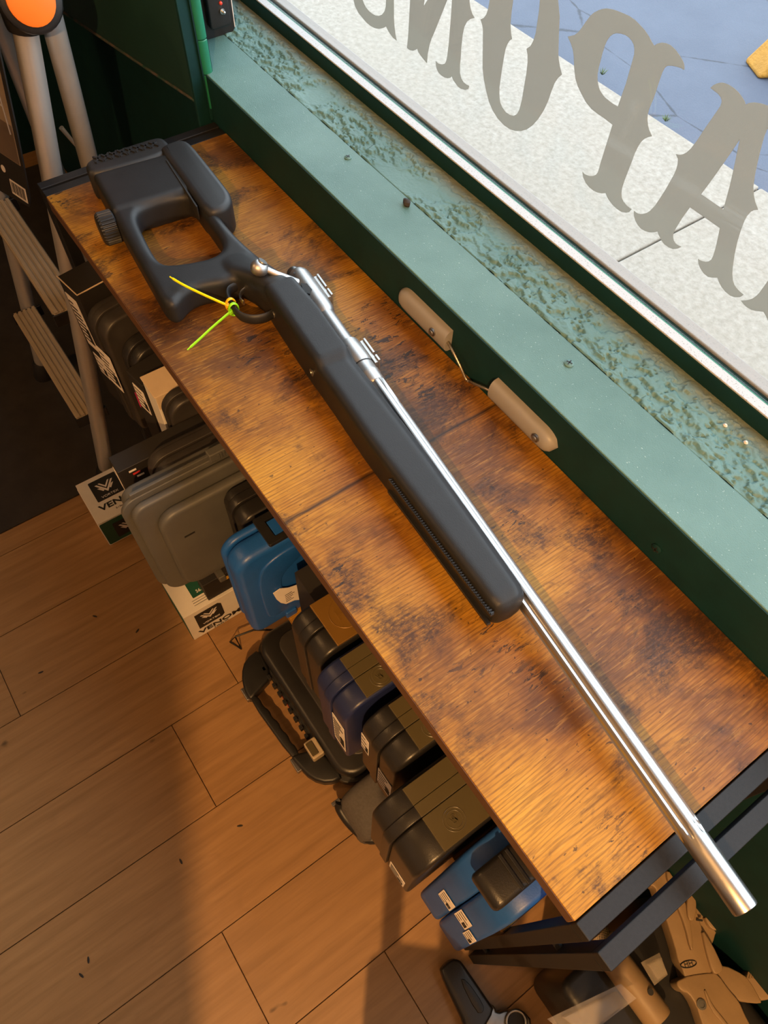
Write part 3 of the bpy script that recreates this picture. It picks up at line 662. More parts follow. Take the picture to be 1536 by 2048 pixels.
for t_, r_ in ((0, 19), (2, 21.5), (20, 21.5), (23, 20), (24.5, 16)):
    rg.append([rx(-1048 + (r_ + (1.1 if (k % 4) < 2 else -.6)*(1 if 1 < t_ < 22 else 0))*math.cos(2*math.pi*k/120), -178 - t_, 24 + (r_ + (1.1 if (k % 4) < 2 else -.6)*(1 if 1 < t_ < 22 else 0))*math.sin(2*math.pi*k/120)) for k in range(120)])
b.loft(rg).build('adjustment_knob', M['poly_smooth'], rf, ang=30)
# bolt, receiver, barrel
b = MB(); N = 96; rg = []; us = [-645, -640] + [-620 + 20*i for i in range(27)] + [-95, -90, -85, -80, -76, -73, -70, -68, -66, -64, -62.5, -61, -50, -25, -2.2]
for u in us:
    R_ = 12.4 - 1.3*(u + 645)/645; f = 0
    if u < -61.5: f = min(1, max(0, (-61.5 - u)/14.0))**.5
    if u < -610: f = 0
    ring = []
    for k in range(N):
        a = 2*math.pi*k/N; d = min(abs(((a - math.radians(62 + 60*j) + math.pi) % (2*math.pi)) - math.pi) for j in range(6)); hw = math.radians(15)*(.35 + .65*f)
        g_ = 2.3*f*math.sqrt(max(0, 1-(d/hw)**2)) if d < hw else 0
        ring.append(rx(u, (R_-g_)*math.cos(a), 30 + (R_-g_)*math.sin(a)))
    rg.append(ring)
for u, R_ in ((-.6, 10.7), (0, 9.6), (0, 5.2), (-1.2, 3.9), (-18, 3.8)):
    rg.append([rx(u, R_*math.cos(2*math.pi*k/N), 30 + R_*math.sin(2*math.pi*k/N)) for k in range(N)])
b.loft(rg).build('barrel', M['steel'], rf, ang=28)
def lat(name, prof, v, w, mt, n=36, par=rf):
    return MB().lathe([(t*.001, r*.001) for t, r in prof], rx(0, v, w), RU, n).build(name, mt, par, ang=30)
rc = lat('receiver', [(-838, 9), (-836, 12.5), (-832, 14.5), (-826, 15.5), (-790, 15.5), (-786, 15.5), (-762, 15.3), (-754, 14), (-750, 11.5), (-694, 11.5), (-692, 14.8), (-690, 15.3), (-656, 15.3), (-654, 14.2), (-652, 14.2), (-640, 14.2), (-638, 15), (-634, 15), (-632, 14.2), (-622, 14.2), (-620, 13.2)], -1.5, 30, M['steel_satin'])
MB(rx).prism([(-803,-11),(-786,-14),(-780,-9),(-786,-3),(-799,-4)], 36, 45.8).build('ejection_port', M['ink'], rf)
lat('barrel_nut_groove', [(-653, 14.6), (-651.5, 14.6)], -1.5, 30, M['ink'])
lat('bolt_shroud', [(-846, 6), (-844, 9), (-838, 11), (-834, 11)], -4, 30, M['steel_dark'])
for u0, u1 in ((-815, -772), (-686, -646)):
    sb = MB(rx)
    for a, b_, v0, v1, hw in ((u0, u1, 12, 16.5, 8), (u0, u1, 16.5, 19.5, 10.5)):
        if hw > 9:
            for p, q_ in ((u0, u0 + 26), (u0 + 30, u1)): sb.box(p, q_, v0, v1, 30-hw, 30+hw)
        else: sb.box(a, b_, v0, v1, 30-hw, 30+hw)
    ob = sb.build('scope_base', M['steel_satin'], rf, bevel=.0006)
for u, v, w in ((-826, -9, 43.6), (-681, -7, 43.6)):
    MB().lathe([(0, .0017), (.0006, .0017)], rx(u, v, w), (0, 0, 1), 10).build('screw_hole', M['ink'], rf)
bh = MB().tube([rx(*p) for p in [(-812, -12, 40), (-815, -24, 49), (-820, -36, 57), (-825, -44, 62), (-828, -49, 64.5)]], [.0052, .005, .0042, .0042, .0052], 16).build('bolt_handle', M['steel_satin'], rf, ang=60)
ka = (rx(-832, -58, 69) - rx(-826, -46, 63)).normalized()
MB().lathe([(-.011, .0045), (-.009, .007), (-.005, .0092), (0, .0102), (.005, .0094), (.0085, .007), (.0102, .0035), (.0106, .0005)], rx(-830, -54, 66), ka, 24).build('bolt_knob', M['steel_satin'], bh, ang=60)
kd = (Vector((0, 0, 1))*.75 + RV*.62).normalized()
kc = rx(-830, -54, 66) + kd*.0093
kn = MB().lathe([(0, .0062), (.0012, .0060)], kc, kd, 20).build('knob_texture', M['steel_dark'], bh)
MB().tube([rx(*p) for p in bez([(-853,-78,30),(-849,-92,30),(-836,-98.5,30),(-815,-99.5,30),(-798,-96,30),(-787,-85,30),(-783,-70,30),(-786,-58,30)], 6)], .0075, 12, sq=.42).build('trigger_guard', M['poly_smooth'], rf, ang=60)
MB().tube([rx(*p) for p in bez([(-843,-70,30),(-838,-80,30),(-829,-85,30),(-819,-84,30)], 6)], [.0042]*18 + [.0036], 10, sq=.35).build('trigger', M['steel'], rf, ang=60)
for u in (-783, -673):
    MB().lathe([(0, .0048), (.0012, .0048), (.0013, .0026), (.0003, .0022)], rx(u, -58.6 if u > -700 else -59.2, 31), -RV, 16).build('action_screw', M['screw'], rf)
# accessory channel under the fore-end
def vb(u): return -54.3 + (u + 492)*(10.6/182)
cm = MB(rx)
for w0, w1 in ((16, 20), (38, 42)): cm.add([(-490, vb(-490)+2, w0), (-306, vb(-306)+2, w0), (-306, vb(-306)+2, w1), (-490, vb(-490)+2, w1), (-490, vb(-490)-2.6, w0), (-306, vb(-306)-2.6, w0), (-306, vb(-306)-2.6, w1), (-490, vb(-490)-2.6, w1)],
                                          [(3,2,1,0),(4,5,6,7),(0,1,5,4),(1,2,6,5),(2,3,7,6),(3,0,4,7)])
cm.build('accessory_rail', M['black'], rf, bevel=.0006)
tm = MB(rx)
for k in range(58):
    u = -488 + 3.15*k; tm.box(u, u + 1.6, vb(u) - 1.4, vb(u) + 2, 41.8, 43.6)
tm.build('serration', M['black'], rf)
# ------------------------------------------------------------------ cable ties
def strap(pts, w_, th, mt, name, par):
    pp = [rx(*p) for p in bez(pts, 8)]; n_ = len(pp)
    return MB().tube(pp, [w_*(.55 if i > n_*.9 else 1) for i in range(n_)], 8, sq=th/w_).build(name, mt, par, ang=50)
for nm, lab, off, mt, mt2, tail in (('cable_tie', 'yellow cable tie looped round the trigger guard, tail curving over the grip', -6, M['zipy'], M['zipo'], [(-822,-104,32),(-832,-116,38),(-846,-131,45),(-862,-146,52),(-876,-156,57)]),
                               ('cable_tie', 'lime green cable tie on the trigger guard, straight tail over the wood', 6, M['zipg'], M['zipg'], [(-815,-104,28),(-813,-118,23),(-810,-135,17),(-807,-152,10),(-803,-172,3)])):
    ct = thing(nm, rx(-818 + off, -100, 4), lab, 'cable tie')
    lp = [rx(-820 + off*.8 + 1.5*math.sin(a), -100 + 6.2*math.cos(a), 30 + 10.5*math.sin(a)) for a in [2*math.pi*k/20 for k in range(20)]]
    MB().tube(lp, .0021, 8, closed=True, sq=.6).build('loop', mt2, ct, ang=60)
    hd = rx(*tail[0]); dv_ = (rx(*tail[1]) - hd).normalized()
    MB().obox(hd, dv_, dv_.cross(Vector((0, 0, 1))), (0, 0, 1), .0032, .0028, .0024).build('head', mt2, ct, bevel=.0006)
    strap(tail, .0022, .0011, mt, 'tail', ct)
# ------------------------------------------------------------------ cases and boxes on the shelf
def yz(a, b, c): return (c, a, b)
def emblem(parent, o, right, up, r, kind, mt):
    right = Vector(right).normalized(); up = Vector(up).normalized(); n = right.cross(up); o = Vector(o)
    ring = lambda rr: [o + right*(rr*math.cos(t)) + up*(rr*math.sin(t)) for t in [2*math.pi*k/36 for k in range(36)]]
    b = MB(); b.tube(ring(r), .00045, 6, closed=True)
    if kind == 'rings': b.tube(ring(r*.74), .00035, 6, closed=True)
    b.build('embossed_ring', mt, parent)
    if kind == 'rings':
        text('S', r*1.15, o + n*.0002, right, up, mt, parent, 'embossed_letter', .0004); text('W', r*.8, o + n*.0002, right, up, mt, parent, 'embossed_letter', .0004)
    else: text('HE', r*1.05, o + n*.0002, right, up, mt, parent, 'embossed_letter', .0004)
def case(label, x0, x1, yf, zt, shell, panel=None, split=.5, R=.035, logo=None, lip=True, z0=None, yb=.272):
    z0 = ZS if z0 is None else z0
    t_ = thing('pistol_case', ((x0+x1)/2, (yf+.27)/2, z0), label, 'case', 'hard cases on the table shelf')
    xs = x0 + (x1-x0)*split
    pr = rrect(yf, yb, z0, zt, (.012, R, .012, .01), 8)
    MB().prism(pr, x0, xs - .0006, yz, r=.005).build('lid', shell, t_, ang=50)
    nb = MB().prism(pr, xs + .0006, x1, yz, r=.005).build('base', shell, t_, ang=50)
    if lip:      # overlapping rim along the joint
        MB().prism(rrect(yf - .0022, yb + .001, z0 + .002, zt + .0022, (.012, R + .002, .012, .01), 8), xs - .013, xs + .001, yz, r=.0012).build('rim', shell, t_, ang=50)
    if panel:
        ya = yf + R + .002
        MB().box(x0 + .004, xs - .0135, ya, yb - .02, zt - .001, zt + .0026).build('label_panel', panel, t_, bevel=.0008)
        MB().box(xs - .0132, xs + .0012, ya, yb - .02, zt - .001, zt + .0034).build('label_panel', panel, t_, bevel=.0008)
        MB().box(xs + .0018, x1 - .003, ya, yb - .02, zt - .001, zt + .0026).build('label_panel', panel, t_, bevel=.0008)
        if logo: emblem(t_, ((xs + x1)/2, ya + .028 + (.012 if logo == 'HE' else 0), zt + .0027), (0, 1, 0), (-1, 0, 0), .0125 if logo == 'rings' else .019, logo, panel)
    return t_
FR = Vector((0, -1, 0))
def front_label(t_, x, z, yf, w_, h_, rows=5, tilt=0.0):
    lb = decal(t_, (x, yf - .0003, z), (1, 0, tilt), (-tilt, 0, 1), w_, h_, M['paper'], 'sticker')
    printed(lb, (x, yf - .0003, z), (1, 0, tilt), (-tilt, 0, 1), w_, h_, rows)
# near blue case with ribbed black handle
c0 = thing('pistol_case', (1.086, .11, ZS), 'blue hard case with ribbed black handle, nearest the front table legs', 'case', 'hard cases on the table shelf')
pr0 = [(.265, ZS), (.265, T - .150), (.02, T - .150), (-.014, T - .158), (-.032, T - .195), (-.046, T - .29), (-.060, ZS + .012), (-.056, ZS)]
MB().prism(chaikin(pr0, 1), 1.046, 1.0845, yz, r=.006).build('lid', M['blue2'], c0, ang=40)
MB().prism(chaikin(pr0, 1), 1.0857, 1.126, yz, r=.006).build('base', M['blue2'], c0, ang=40)
hb = MB().prism(rrect(-.028, .105, T - .150, T - .126, (.010, .012, .004, .004)), 1.067, 1.108, yz, r=.006).build('handle', M['black_case'], c0, ang=50)
for k in range(11):
    y = .004 + .0088*k; MB().box(1.0685, 1.1065, y, y + .0042, T - .1262, T - .1238).build('grip_rib', M['black'], hb, bevel=.0008)
for i, (x, z, w_, h_) in enumerate(((1.098, T - .262, .020, .034), (1.1165, T - .280, .014, .030), (1.072, T - .275, .022, .030))):
    yy = -.032 - .014*(T - .195 - z)/.095 - .0012; lb = decal(c0, (x, yy, z), (1, 0, 0), (0, .147, .989), w_, h_, M['paper'], 'sticker'); printed(lb, (x, yy, z), (1, 0, 0), (0, .147, .989), w_, h_, 4)
c1 = case('black hard case with olive panels and embossed ring, second from the front table legs', .953, 1.037, -.072, T - .158, M['black_case'], M['olive'], .46, .037, 'rings')
front_label(c1, 1.014, T - .325, -.0722, .030, .052)
c2 = case('black hard case with olive panel, between the navy case and the larger ringed one', .866, .936, -.026, T - .168, M['black_case'], M['olive'], .52, .034, 'rings')
front_label(c2, .920, T - .30, -.0262, .029, .075); front_label(c2, .876, T - .245, -.0262, .016, .065, 4)
c3 = case('navy blue hard case with olive panels and a barcode sticker', .786, .852, -.040, T - .166, M['navy'], M['olive'], .52, .032, 'rings')
front_label(c3, .8365, T - .285, -.0402, .027, .115, 8)
c4 = case('black hard case with bronze top panel and embossed circle', .706, .776, -.028, T - .170, M['black_case'], None, .5, .028)
MB().box(.708, .774, .002, .25, T - .171, T - .167).build('bronze_panel', M['bronze'], c4, bevel=.001)
emblem(c4, (.742, .034, T - .1668), (0, 1, 0), (-1, 0, 0), .021, 'HE', M['bronze'])
MB().box(.640, .700, .018, .27, ZS, T - .205).build('x', M['brown_box']).name = 'pistol_box'
o = COL.objects['pistol_box']; tag(o, 'plain black box set back between the bright blue case and the bronze-topped case', 'box'); WL['pistol_box'] = WL.get('x', o.location)
# bright blue case
c5 = thing('pistol_case', (.594, .11, ZS), 'bright blue hard case with torn white sticker and black latch plate', 'case', 'hard cases on the table shelf')
p5 = rrect(-.054, .27, ZS + .001, T - .150, (.012, .030, .020, .01), 8)
MB().prism(p5, .570, .5825, yz, r=.005).build('lid', M['blue'], c5, ang=50)
MB().prism(p5, .5835, .618, yz, r=.010, seg=4).build('base', M['blue'], c5, ang=50)
MB().prism(chaikin([(-.030, T - .33), (-.030, T - .20), (.000, T - .175), (.06, T - .175), (.06, T - .20), (.012, T - .225), (.002, T - .26), (.012, T - .33), (.0, T - .345), (-.02, T - .345)], 2), .614, .621, yz, r=.003).build('moulded_panel', M['blue'], c5, ang=50)
MB().prism(rrect(.000, .050, .571, .617, .003), T - .151, T - .1445, lambda a, b, c: (b, a, c), [rrect(.013, .038, .581, .609, .002)]).build('latch_plate', M['black'], c5, bevel=.0008)
MB().box(.5825, .6075, .0145, .0365, T - .1495, T - .1465).build('latch_button', M['blue'], c5, bevel=.001)
lpoly = [(-.020, .034), (-.008, .036), (.004, .024), (.020, .016), (.022, -.014), (.018, -.034), (.010, -.026), (-.004, -.022), (-.012, -.008), (-.017, .010)]
lo_ = at(574, 1192, x=.6222)
lb = decal(c5, lo_, (0, 1, 0), (0, 0, 1), 1, 1, M['paper'], 'torn_sticker', .0008, lpoly); printed(lb, lo_ + Vector((.0003, .006, -.004)), (0, 1, 0), (0, 0, 1), .022, .03, 5, code=False)
MB().box(.612, .622, .0, .02, ZS + .002, ZS + .02).build('hinge_lug', M['blue'], c5, bevel=.003)
# black case behind the grey one
c5b = case('slim black hard case squeezed between the grey case and the bright blue case', .503, .560, -.012, T - .155, M['black_case'], None, .5, .02)
lb = decal(c5b, (.5602, .004, T - .25), (0, 1, 0), (0, 0, 1), 1, 1, M['paper'], 'sticker_scrap', .0006, [(-.008, .03), (.002, .024), (.006, 0), (.012, -.03), (.004, -.022), (-.004, 0)])
# grey case
c6 = thing('pistol_case', (.462, .07, ZS), 'large grey hard case with raised rim and ribbed top lip, sticking out furthest', 'case', 'hard cases on the table shelf')
p6 = rrect(-.128, .262, ZS + .001, T - .135, (.02, .022, .03, .01), 8)
MB().prism(p6, .436, .4585, yz, r=.004).build('lid', M['grey_case'], c6, ang=50)
MB().prism(rrect(-.137, .266, ZS, T - .128, (.02, .026, .034, .01), 8), .4590, .4665, yz, r=.002).build('rim', M['grey_case'], c6, ang=50)
MB().prism(p6, .4670, .4800, yz, r=.005).build('base', M['grey_case'], c6, ang=50)
MB().prism(rrect(-.104, .255, ZS + .018, T - .158, (.02, .03, .03, .02), 8), .4790, .4965, yz, r=.007, seg=4).build('raised_panel', M['grey_case'], c6, ang=50)
MB().prism(rrect(-.118, .0, T - .128, T - .1185, .002), .4605, .4655, yz, r=.001).build('top_lip', M['grey_case'], c6)
tl = MB().box(.4585, .472, -.004, .20, T - .128, T - .112).build('latch_bar', M['grey_case'], c6, bevel=.002)
rb_ = MB()
for k in range(26): rb_.box(.4722, .4738, .008 + .004*k, .010 + .004*k, T - .125, T - .115)
rb_.build('latch_rib', M['grey_case'], tl)
MB().box(.4966, .4974, -.078, -.062, T - .222, T - .219).build('moulded_slot', M['ink'], c6)
for y in (-.055, -.035): MB().box(.482, .505, y, y + .012, ZS - .004, ZS + .012).build('hinge_lug', M['grey_case'], c6, bevel=.002)
# boxes farther along the shelf
def carton(label, x0, x1, y0, zt, mt, z0=None, name='carton', yb=.26, bv=.0012):
    t_ = thing(name, ((x0+x1)/2, (y0+yb)/2, ZS if z0 is None else z0), label, 'box')
    MB().box(x0, x1, y0, yb, ZS if z0 is None else z0, zt).build('box_body', mt, t_, bevel=bv); return t_
def rcase(label, x0, x1, yf, zt, shell, R=.03):
    return case(label, x0, x1, yf, zt, shell, None, .5, R)
b7 = carton('black carton with coloured logos on its front, beside the grey case', .345, .378, -.112, T - .175, M['brown_box'])
for i, (mt_, dz) in enumerate(((M['paper'], .026), (M['red'], .012), (M['paper'], -.002))):
    decal(b7, (.3782, -.092 + .004*i, T - .200 + dz*.6), (0, 1, 0), (0, 0, 1), .011, .0035, mt_, 'printed_mark')
decal(b7, (.356, -.1122, T - .215), (1, 0, 0), (0, 0, 1), .010, .05, M['paper'], 'printed_stripe')
r7 = rcase('charcoal rounded case wedged between the logo carton and the grey case', .386, .430, -.072, T - .150, M['dark_case'], .03)
r6 = rcase('dark grey rounded case just below the pale carton', .309, .3435, -.008, T - .140, M['dark_case'], .028)
wbx = thing('carton', (.282, .12, ZS), 'pale cardboard carton with folded top flap and white side', 'box')
MB().box(.258, .305, -.012, .25, ZS, T - .150).build('box_body', M['white'], wbx, bevel=.0015)
MB().box(.257, .306, -.0135, .252, T - .150, T - .147).build('top_flap', M['tanbox'], wbx, bevel=.0008)
MB().box(.3055, .3072, -.012, .25, T - .175, T - .147).build('tuck_flap', M['tanbox'], wbx, bevel=.0008)
b5 = carton('narrow black carton with a white sticker and magenta tag before the pale carton', .187, .232, -.020, T - .170, M['brown_box'])
front_label(b5, .214, T - .215, -.0202, .030, .055); decal(b5, (.193, -.0203, T - .235), (1, 0, 0), (0, 0, 1), .0035, .035, M['pink'], 'tag_strip')
r5 = rcase('black rounded case between the two stickered cartons', .138, .182, -.010, T - .160, M['black_case'], .03)
r4 = rcase('dark brown pistol case with rounded ridged top beside the open black carton', .078, .134, -.030, T - .125, M['dark_case'], .03)
front_label(r4, .106, T - .235, -.0325, .040, .085, 7)
for k in range(3): MB().box(.088 + .009*k, .091 + .009*k, .03, .07, T - .1250, T - .1236).build('top_rib', M['dark_case'], r4)
b4 = carton('open black carton with torn white stickers at the far end of the shelf', .012, .070, -.034, T - .105, M['brown_box'])
MB().tube([(.0115, -.0345, T - .1045), (.040, -.0345, T - .1045), (.0705, -.0345, T - .1045), (.0705, -.020, T - .1045), (.0705, .06, T - .1045)], .0011, 6).build('raw_card_edge', M['tanbox'], b4)
front_label(b4, .038, T - .185, -.0342, .034, .11, 9, .05); front_label(b4, .040, T - .285, -.0342, .030, .05, 4)
for t_ in (b4, r4, r5, b5): t_.rotation_euler.z = math.radians(9)
# ------------------------------------------------------------------ white scope boxes on the floor
def chev(parent, o, right, up, s_, mt):
    right = Vector(right).normalized(); up = Vector(up).normalized(); n = right.cross(up); o = Vector(o)
    for poly in ([(-1, .55), (-.78, .55), (0, -.45), (0, -.8)], [(1, .55), (.78, .55), (0, -.45), (0, -.8)], [(-.62, .62), (-.44, .62), (.0, .05), (.0, -.22)], [(.62, .62), (.44, .62), (0, .05), (0, -.22)], [(-.9, .05), (-.62, .0), (-.3, -.42), (-.42, -.55)], [(.9, .05), (.62, .0), (.3, -.42), (.42, -.55)]):
        decal(parent, o + n*.0001, right, up, 1, 1, mt, 'emblem_stroke', .0003, [(a*s_, c*s_) for a, c in poly])
def scope_box(x0, x1, y0, y1, h, label, side):
    t_ = thing('scope_box', ((x0+x1)/2, (y0+y1)/2, 0), label, 'box', 'white scope boxes on the floor')
    if side:     # lettering on the end that faces the camera
        MB().box(x0, x1, y0, y1, .0005, h).build('box_body', M['white'], t_, bevel=.0012)
        MB().box(x0 - .0012, x1 - .004, y0 - .0012, y0 - .0002, .002, h - .018).build('lid_edge', M['greenprint'], t_)
        f = (0, 1, 0); u_ = (0, 0, 1); cx = x1 + .0004; lg = decal(t_, (cx, y0 + .052, h*.60), f, u_, .062, h*.58, M['ink'], 'logo_panel', .0004, [(-.031, h*.27), (.024, h*.27), (.031, h*.20), (.031, -h*.22), (.024, -h*.28), (-.031, -h*.28)])
        chev(lg, (cx + .0005, y0 + .052, h*.68), f, u_, .020, M['paper']); text('VORTEX', .0085, (cx + .0006, y0 + .052, h*.43), f, u_, M['paper'], lg, sx=1.25)
        text('VENOM', .022, (cx + .0002, y0 + .068, h*.17), f, u_, M['ink'], t_, bold=.0006, sx=1.35); text('5-25x56 FFP', .007, (cx + .0002, y0 + .068, h*.055), f, u_, M['ink'], t_)
        gl = decal(t_, (x1 - .052, y0 + .068, h + .0003), f, (-1, 0, 0), .06, .045, M['greenprint'], 'green_panel'); text('56.70', .011, (x1 - .040, y0 + .062, h + .0009), f, (-1, 0, 0), M['paper'], gl)
        printed(t_, (x1 - .018, y0 + .07, h + .0003), f, (-1, 0, 0), .09, .016, 3, code=False)
    else:        # lettering on top, green end
        MB().box(x0, x1, y0, y1, .0005, h).build('box_body', M['white'], t_, bevel=.0012)
        decal(t_, (x1 + .0004, (y0+y1)/2, h*.5), (0, 1, 0), (0, 0, 1), (y1-y0)*.99, h*.9, M['greenprint'], 'green_end')
        lg2 = decal(t_, (x1 + .0008, y0 + .06, h*.48), (0, 1, 0), (0, 0, 1), .066, h*.6, M['ink'], 'logo_panel'); chev(lg2, (x1 + .0014, y0 + .06, h*.50), (0, 1, 0), (0, 0, 1), .022, M['paper'])
        MB().box(x0 + .002, x1 - .002, y0 - .0012, y0 - .0002, .002, h - .014).build('lid_edge', M['paper'], t_)
        f = (0, 1, 0); u_ = (-1, 0, 0); lg = decal(t_, (x0 + .044, y0 + .058, h + .0003), f, u_, .066, .062, M['ink'], 'logo_panel'); chev(lg, (x0 + .040, y0 + .058, h + .0009), f, u_, .022, M['paper'])
        text('VORTEX', .0085, (x0 + .067, y0 + .058, h + .0010), f, u_, M['paper'], lg, sx=1.25)
        text('VENOM', .022, (x0 + .094, y0 + .072, h + .0004), f, u_, M['ink'], t_, bold=.0006, sx=1.35); text('3-15x44 FFP', .007, (x0 + .111, y0 + .07, h + .0004), f, u_, M['ink'], t_)
scope_box(-.105, .024, -.178, -.004, .098, 'white and green scope box half hidden beyond the grey case', False)
scope_box(.245, .351, -.1245, .14, .120, 'white scope box with black lettering below the grey and blue cases', True)
bb = carton('small black carton with yellow print lying on the white scope box', .300, .345, -.062, .190, M['brown_box'], .1205, yb=.06)
decal(bb, (.3454, -.012, .172), (0, 1, 0), (0, 0, 1), .012, .012, M['yellowprint'], 'yellow_print', .0003, None)
# ------------------------------------------------------------------ small wire stand
ws = thing('wire_stand', (.415, -.02, 0), 'small bent black wire stand on the floor by the white scope box', 'stand')
p = [(.400, -.062, .003), (.428, -.050, .003), (.414, -.050, .045)]
MB().tube([p[0], p[1], p[2]], .0022, 6, closed=True).build('wire_loop', M['frame'], ws)
MB().tube([p[2], (.425, -.01, .05), (.45, .06, .004)], .0022, 6).build('wire_arm', M['frame'], ws)
# ------------------------------------------------------------------ big hard case lying on the floor
fc = thing('rifle_case', (.64, .10, 0), 'large black hard case lying on the floor with moulded carry handle', 'case')
X = lambda a, b, c: (a, b, c)
MB().prism(rrect(.455, .815, -.030, .27, .045, 8), 0.001, .040, X, r=.008).build('lower_shell', M['black_case'], fc, ang=50)
MB().prism(rrect(.452, .818, -.034, .272, .047, 8), .0405, .052, X, r=.002).build('rim', M['black_case'], fc, ang=50)
MB().prism(rrect(.458, .812, -.027, .268, .043, 8), .0525, .085, X, r=.012).build('upper_shell', M['black_case'], fc, ang=50)
MB().prism(rrect(.485, .785, .01, .24, .03, 8), .084, .090, X, r=.003).build('lid_panel', M['dark_case'], fc, ang=50)
hm = MB(X)
hm.prism(chaikin([(.470, -.020), (.476, -.060), (.500, -.082), (.535, -.094), (.560, -.094), (.552, -.072), (.540, -.030)], 1), .030, .060, r=.006)
hm.prism(chaikin([(.795, -.015), (.788, -.050), (.760, -.074), (.720, -.082), (.700, -.084), (.706, -.062), (.722, -.030)], 1), .030, .060, r=.006)
hm.prism(chaikin([(.545, -.094), (.715, -.083), (.715, -.070), (.690, -.064), (.678, -.069), (.660, -.066), (.645, -.071), (.628, -.068), (.613, -.074), (.598, -.071), (.584, -.077), (.566, -.075), (.552, -.080)], 1), .040, .058, r=.004)
hm.build('handle', M['black'], fc, ang=40)
for x in (.525, .705):
    MB().box(x, x + .030, -.0985 if x < .6 else -.0885, -.080 if x < .6 else -.074, .040, .0545).build('handle_cap', M['steel_dark'], fc, bevel=.002)
lt_ = MB().box(.700, .738, -.052, -.026, .058, .082).build('latch', M['tan_tread'], fc, bevel=.003)
MB().box(.705, .733, -.050, -.036, .082, .086).build('latch_lever', M['olive'], lt_, bevel=.001)
for k in range(9): MB().box(.512 + .021*k, .522 + .021*k, -.040, -.033, .044, .060).build('rim_tooth', M['black'], fc, bevel=.001)
decal(fc, (.60, -.0345, .047), (1, 0, 0), (0, 0, 1), .03, .006, M['red'], 'red_strip')
# ------------------------------------------------------------------ grey soft pouch
sp = thing('soft_pouch', (.87, .05, 0), 'grey fabric pouch with black zip edge standing below the black cases', 'pouch')
pp = chaikin([(-.060, .03), (-.052, .085), (-.015, .115), (.06, .12), (.2, .12), (.2, .002), (-.05, .002)], 2)
MB().prism(pp, .823, .918, yz, r=.02, seg=4).build('fabric_body', M['fabric'], sp, ang=60)
MB().tube([(x_, y_, z_) for x_, y_, z_ in bez([(.829, -.050, .064), (.838, -.056, .054), (.870, -.054, .046), (.910, -.042, .050), (.922, -.02, .052)], 6)], .010, 10).build('zip_edge', M['black'], sp, ang=60)
MB().box(.8205, .828, -.066, -.048, .056, .064).build('zip_pull', M['steel_dark'], sp, bevel=.001)
# ------------------------------------------------------------------ step ladder with product card
ld = thing('step_ladder', (-.36, .0, 0), 'aluminium step ladder with ribbed treads and orange hinge disc', 'ladder')
def rail_pt(x, z): return Vector((x, -.105 + (.083+.105)*(z)/(T + .14), z))
XL, XR = -.57, -.15
for x in (XR, XL):
    a, b_ = rail_pt(x, .03), rail_pt(x, T + .17)
    MB().tube([a, b_], .0205, 20, sq=.85).build('front_rail', M['alu'], ld, ang=60)
    MB().lathe([(0, .027), (.012, .028), (.05, .023), (.055, .02)], rail_pt(x, .0015), (0, .18, 1), 18).build('rubber_foot', M['rubber'], ld)
    d = Vector((x - .0, .127, T + .17)); e = Vector((x - .24 if x == XR else x + .05, .118, .03))
    MB().tube([e, d], .0165, 18).build('rear_leg', M['alu'], ld, ang=60)
    MB().lathe([(0, .022), (.04, .020), (.044, .018)], (e.x, e.y, .0015), (0, 0, 1), 16).build('rubber_foot', M['rubber'], ld)
    # moulded hinge: two sockets and a round body
    sa = rail_pt(x, T + .10); sb_ = rail_pt(x, T + .20)
    hj = MB().tube([rail_pt(x, T + .147), rail_pt(x, T + .152), rail_pt(x, T + .175), rail_pt(x, T + .20)], [.0235, .025, .030, .036], 18).build('hinge_socket', M['black'], ld, ang=60)
    MB().tube([(x, .127, T + .162), (x, .127, T + .167), (x + .004, .122, T + .185), (x + .006, .112, T + .205)], [.0195, .021, .025, .032], 18).build('hinge_socket', M['black'], ld, ang=60)
    hc2 = Vector((x + .010, .101, T + .190))
    MB().lathe([(-.036, .036), (-.034, .042), (.008, .042), (.014, .040), (.016, .036)], hc2 + Vector((.022, -.003, .006)), (1, -.15, .25), 30).build('hinge_body', M['black'], ld)
    hd = MB().lathe([(.0161, .0315), (.0185, .0310), (.020, .026), (.0205, .001)], hc2 + Vector((.022, -.003, .006)), (1, -.15, .25), 30).build('hinge_disc', M['orange'], ld)
for z in (T - .325, T - .605):
    c = rail_pt(XR, z); y0 = c.y - .045; y1 = c.y + .012
    td = MB().box(XL + .022, XR - .004, y0, y1, z - .022, z - .003).build('tread', M['tan_tread'], ld, bevel=.002)
    for k in range(5):
        yy = y0 + .003 + .0112*k; MB().box(XL + .022, XR - .005, yy, yy + .0072, z - .003, z).build('tread_rib', M['tan_tread'], td, bevel=.0008)
    for x in (XL + .018, XR - .010): MB().box(x, x + .008, y0 - .003, y1 + .012, z - .034, z - .004).build('tread_bracket', M['black'], ld, bevel=.002)
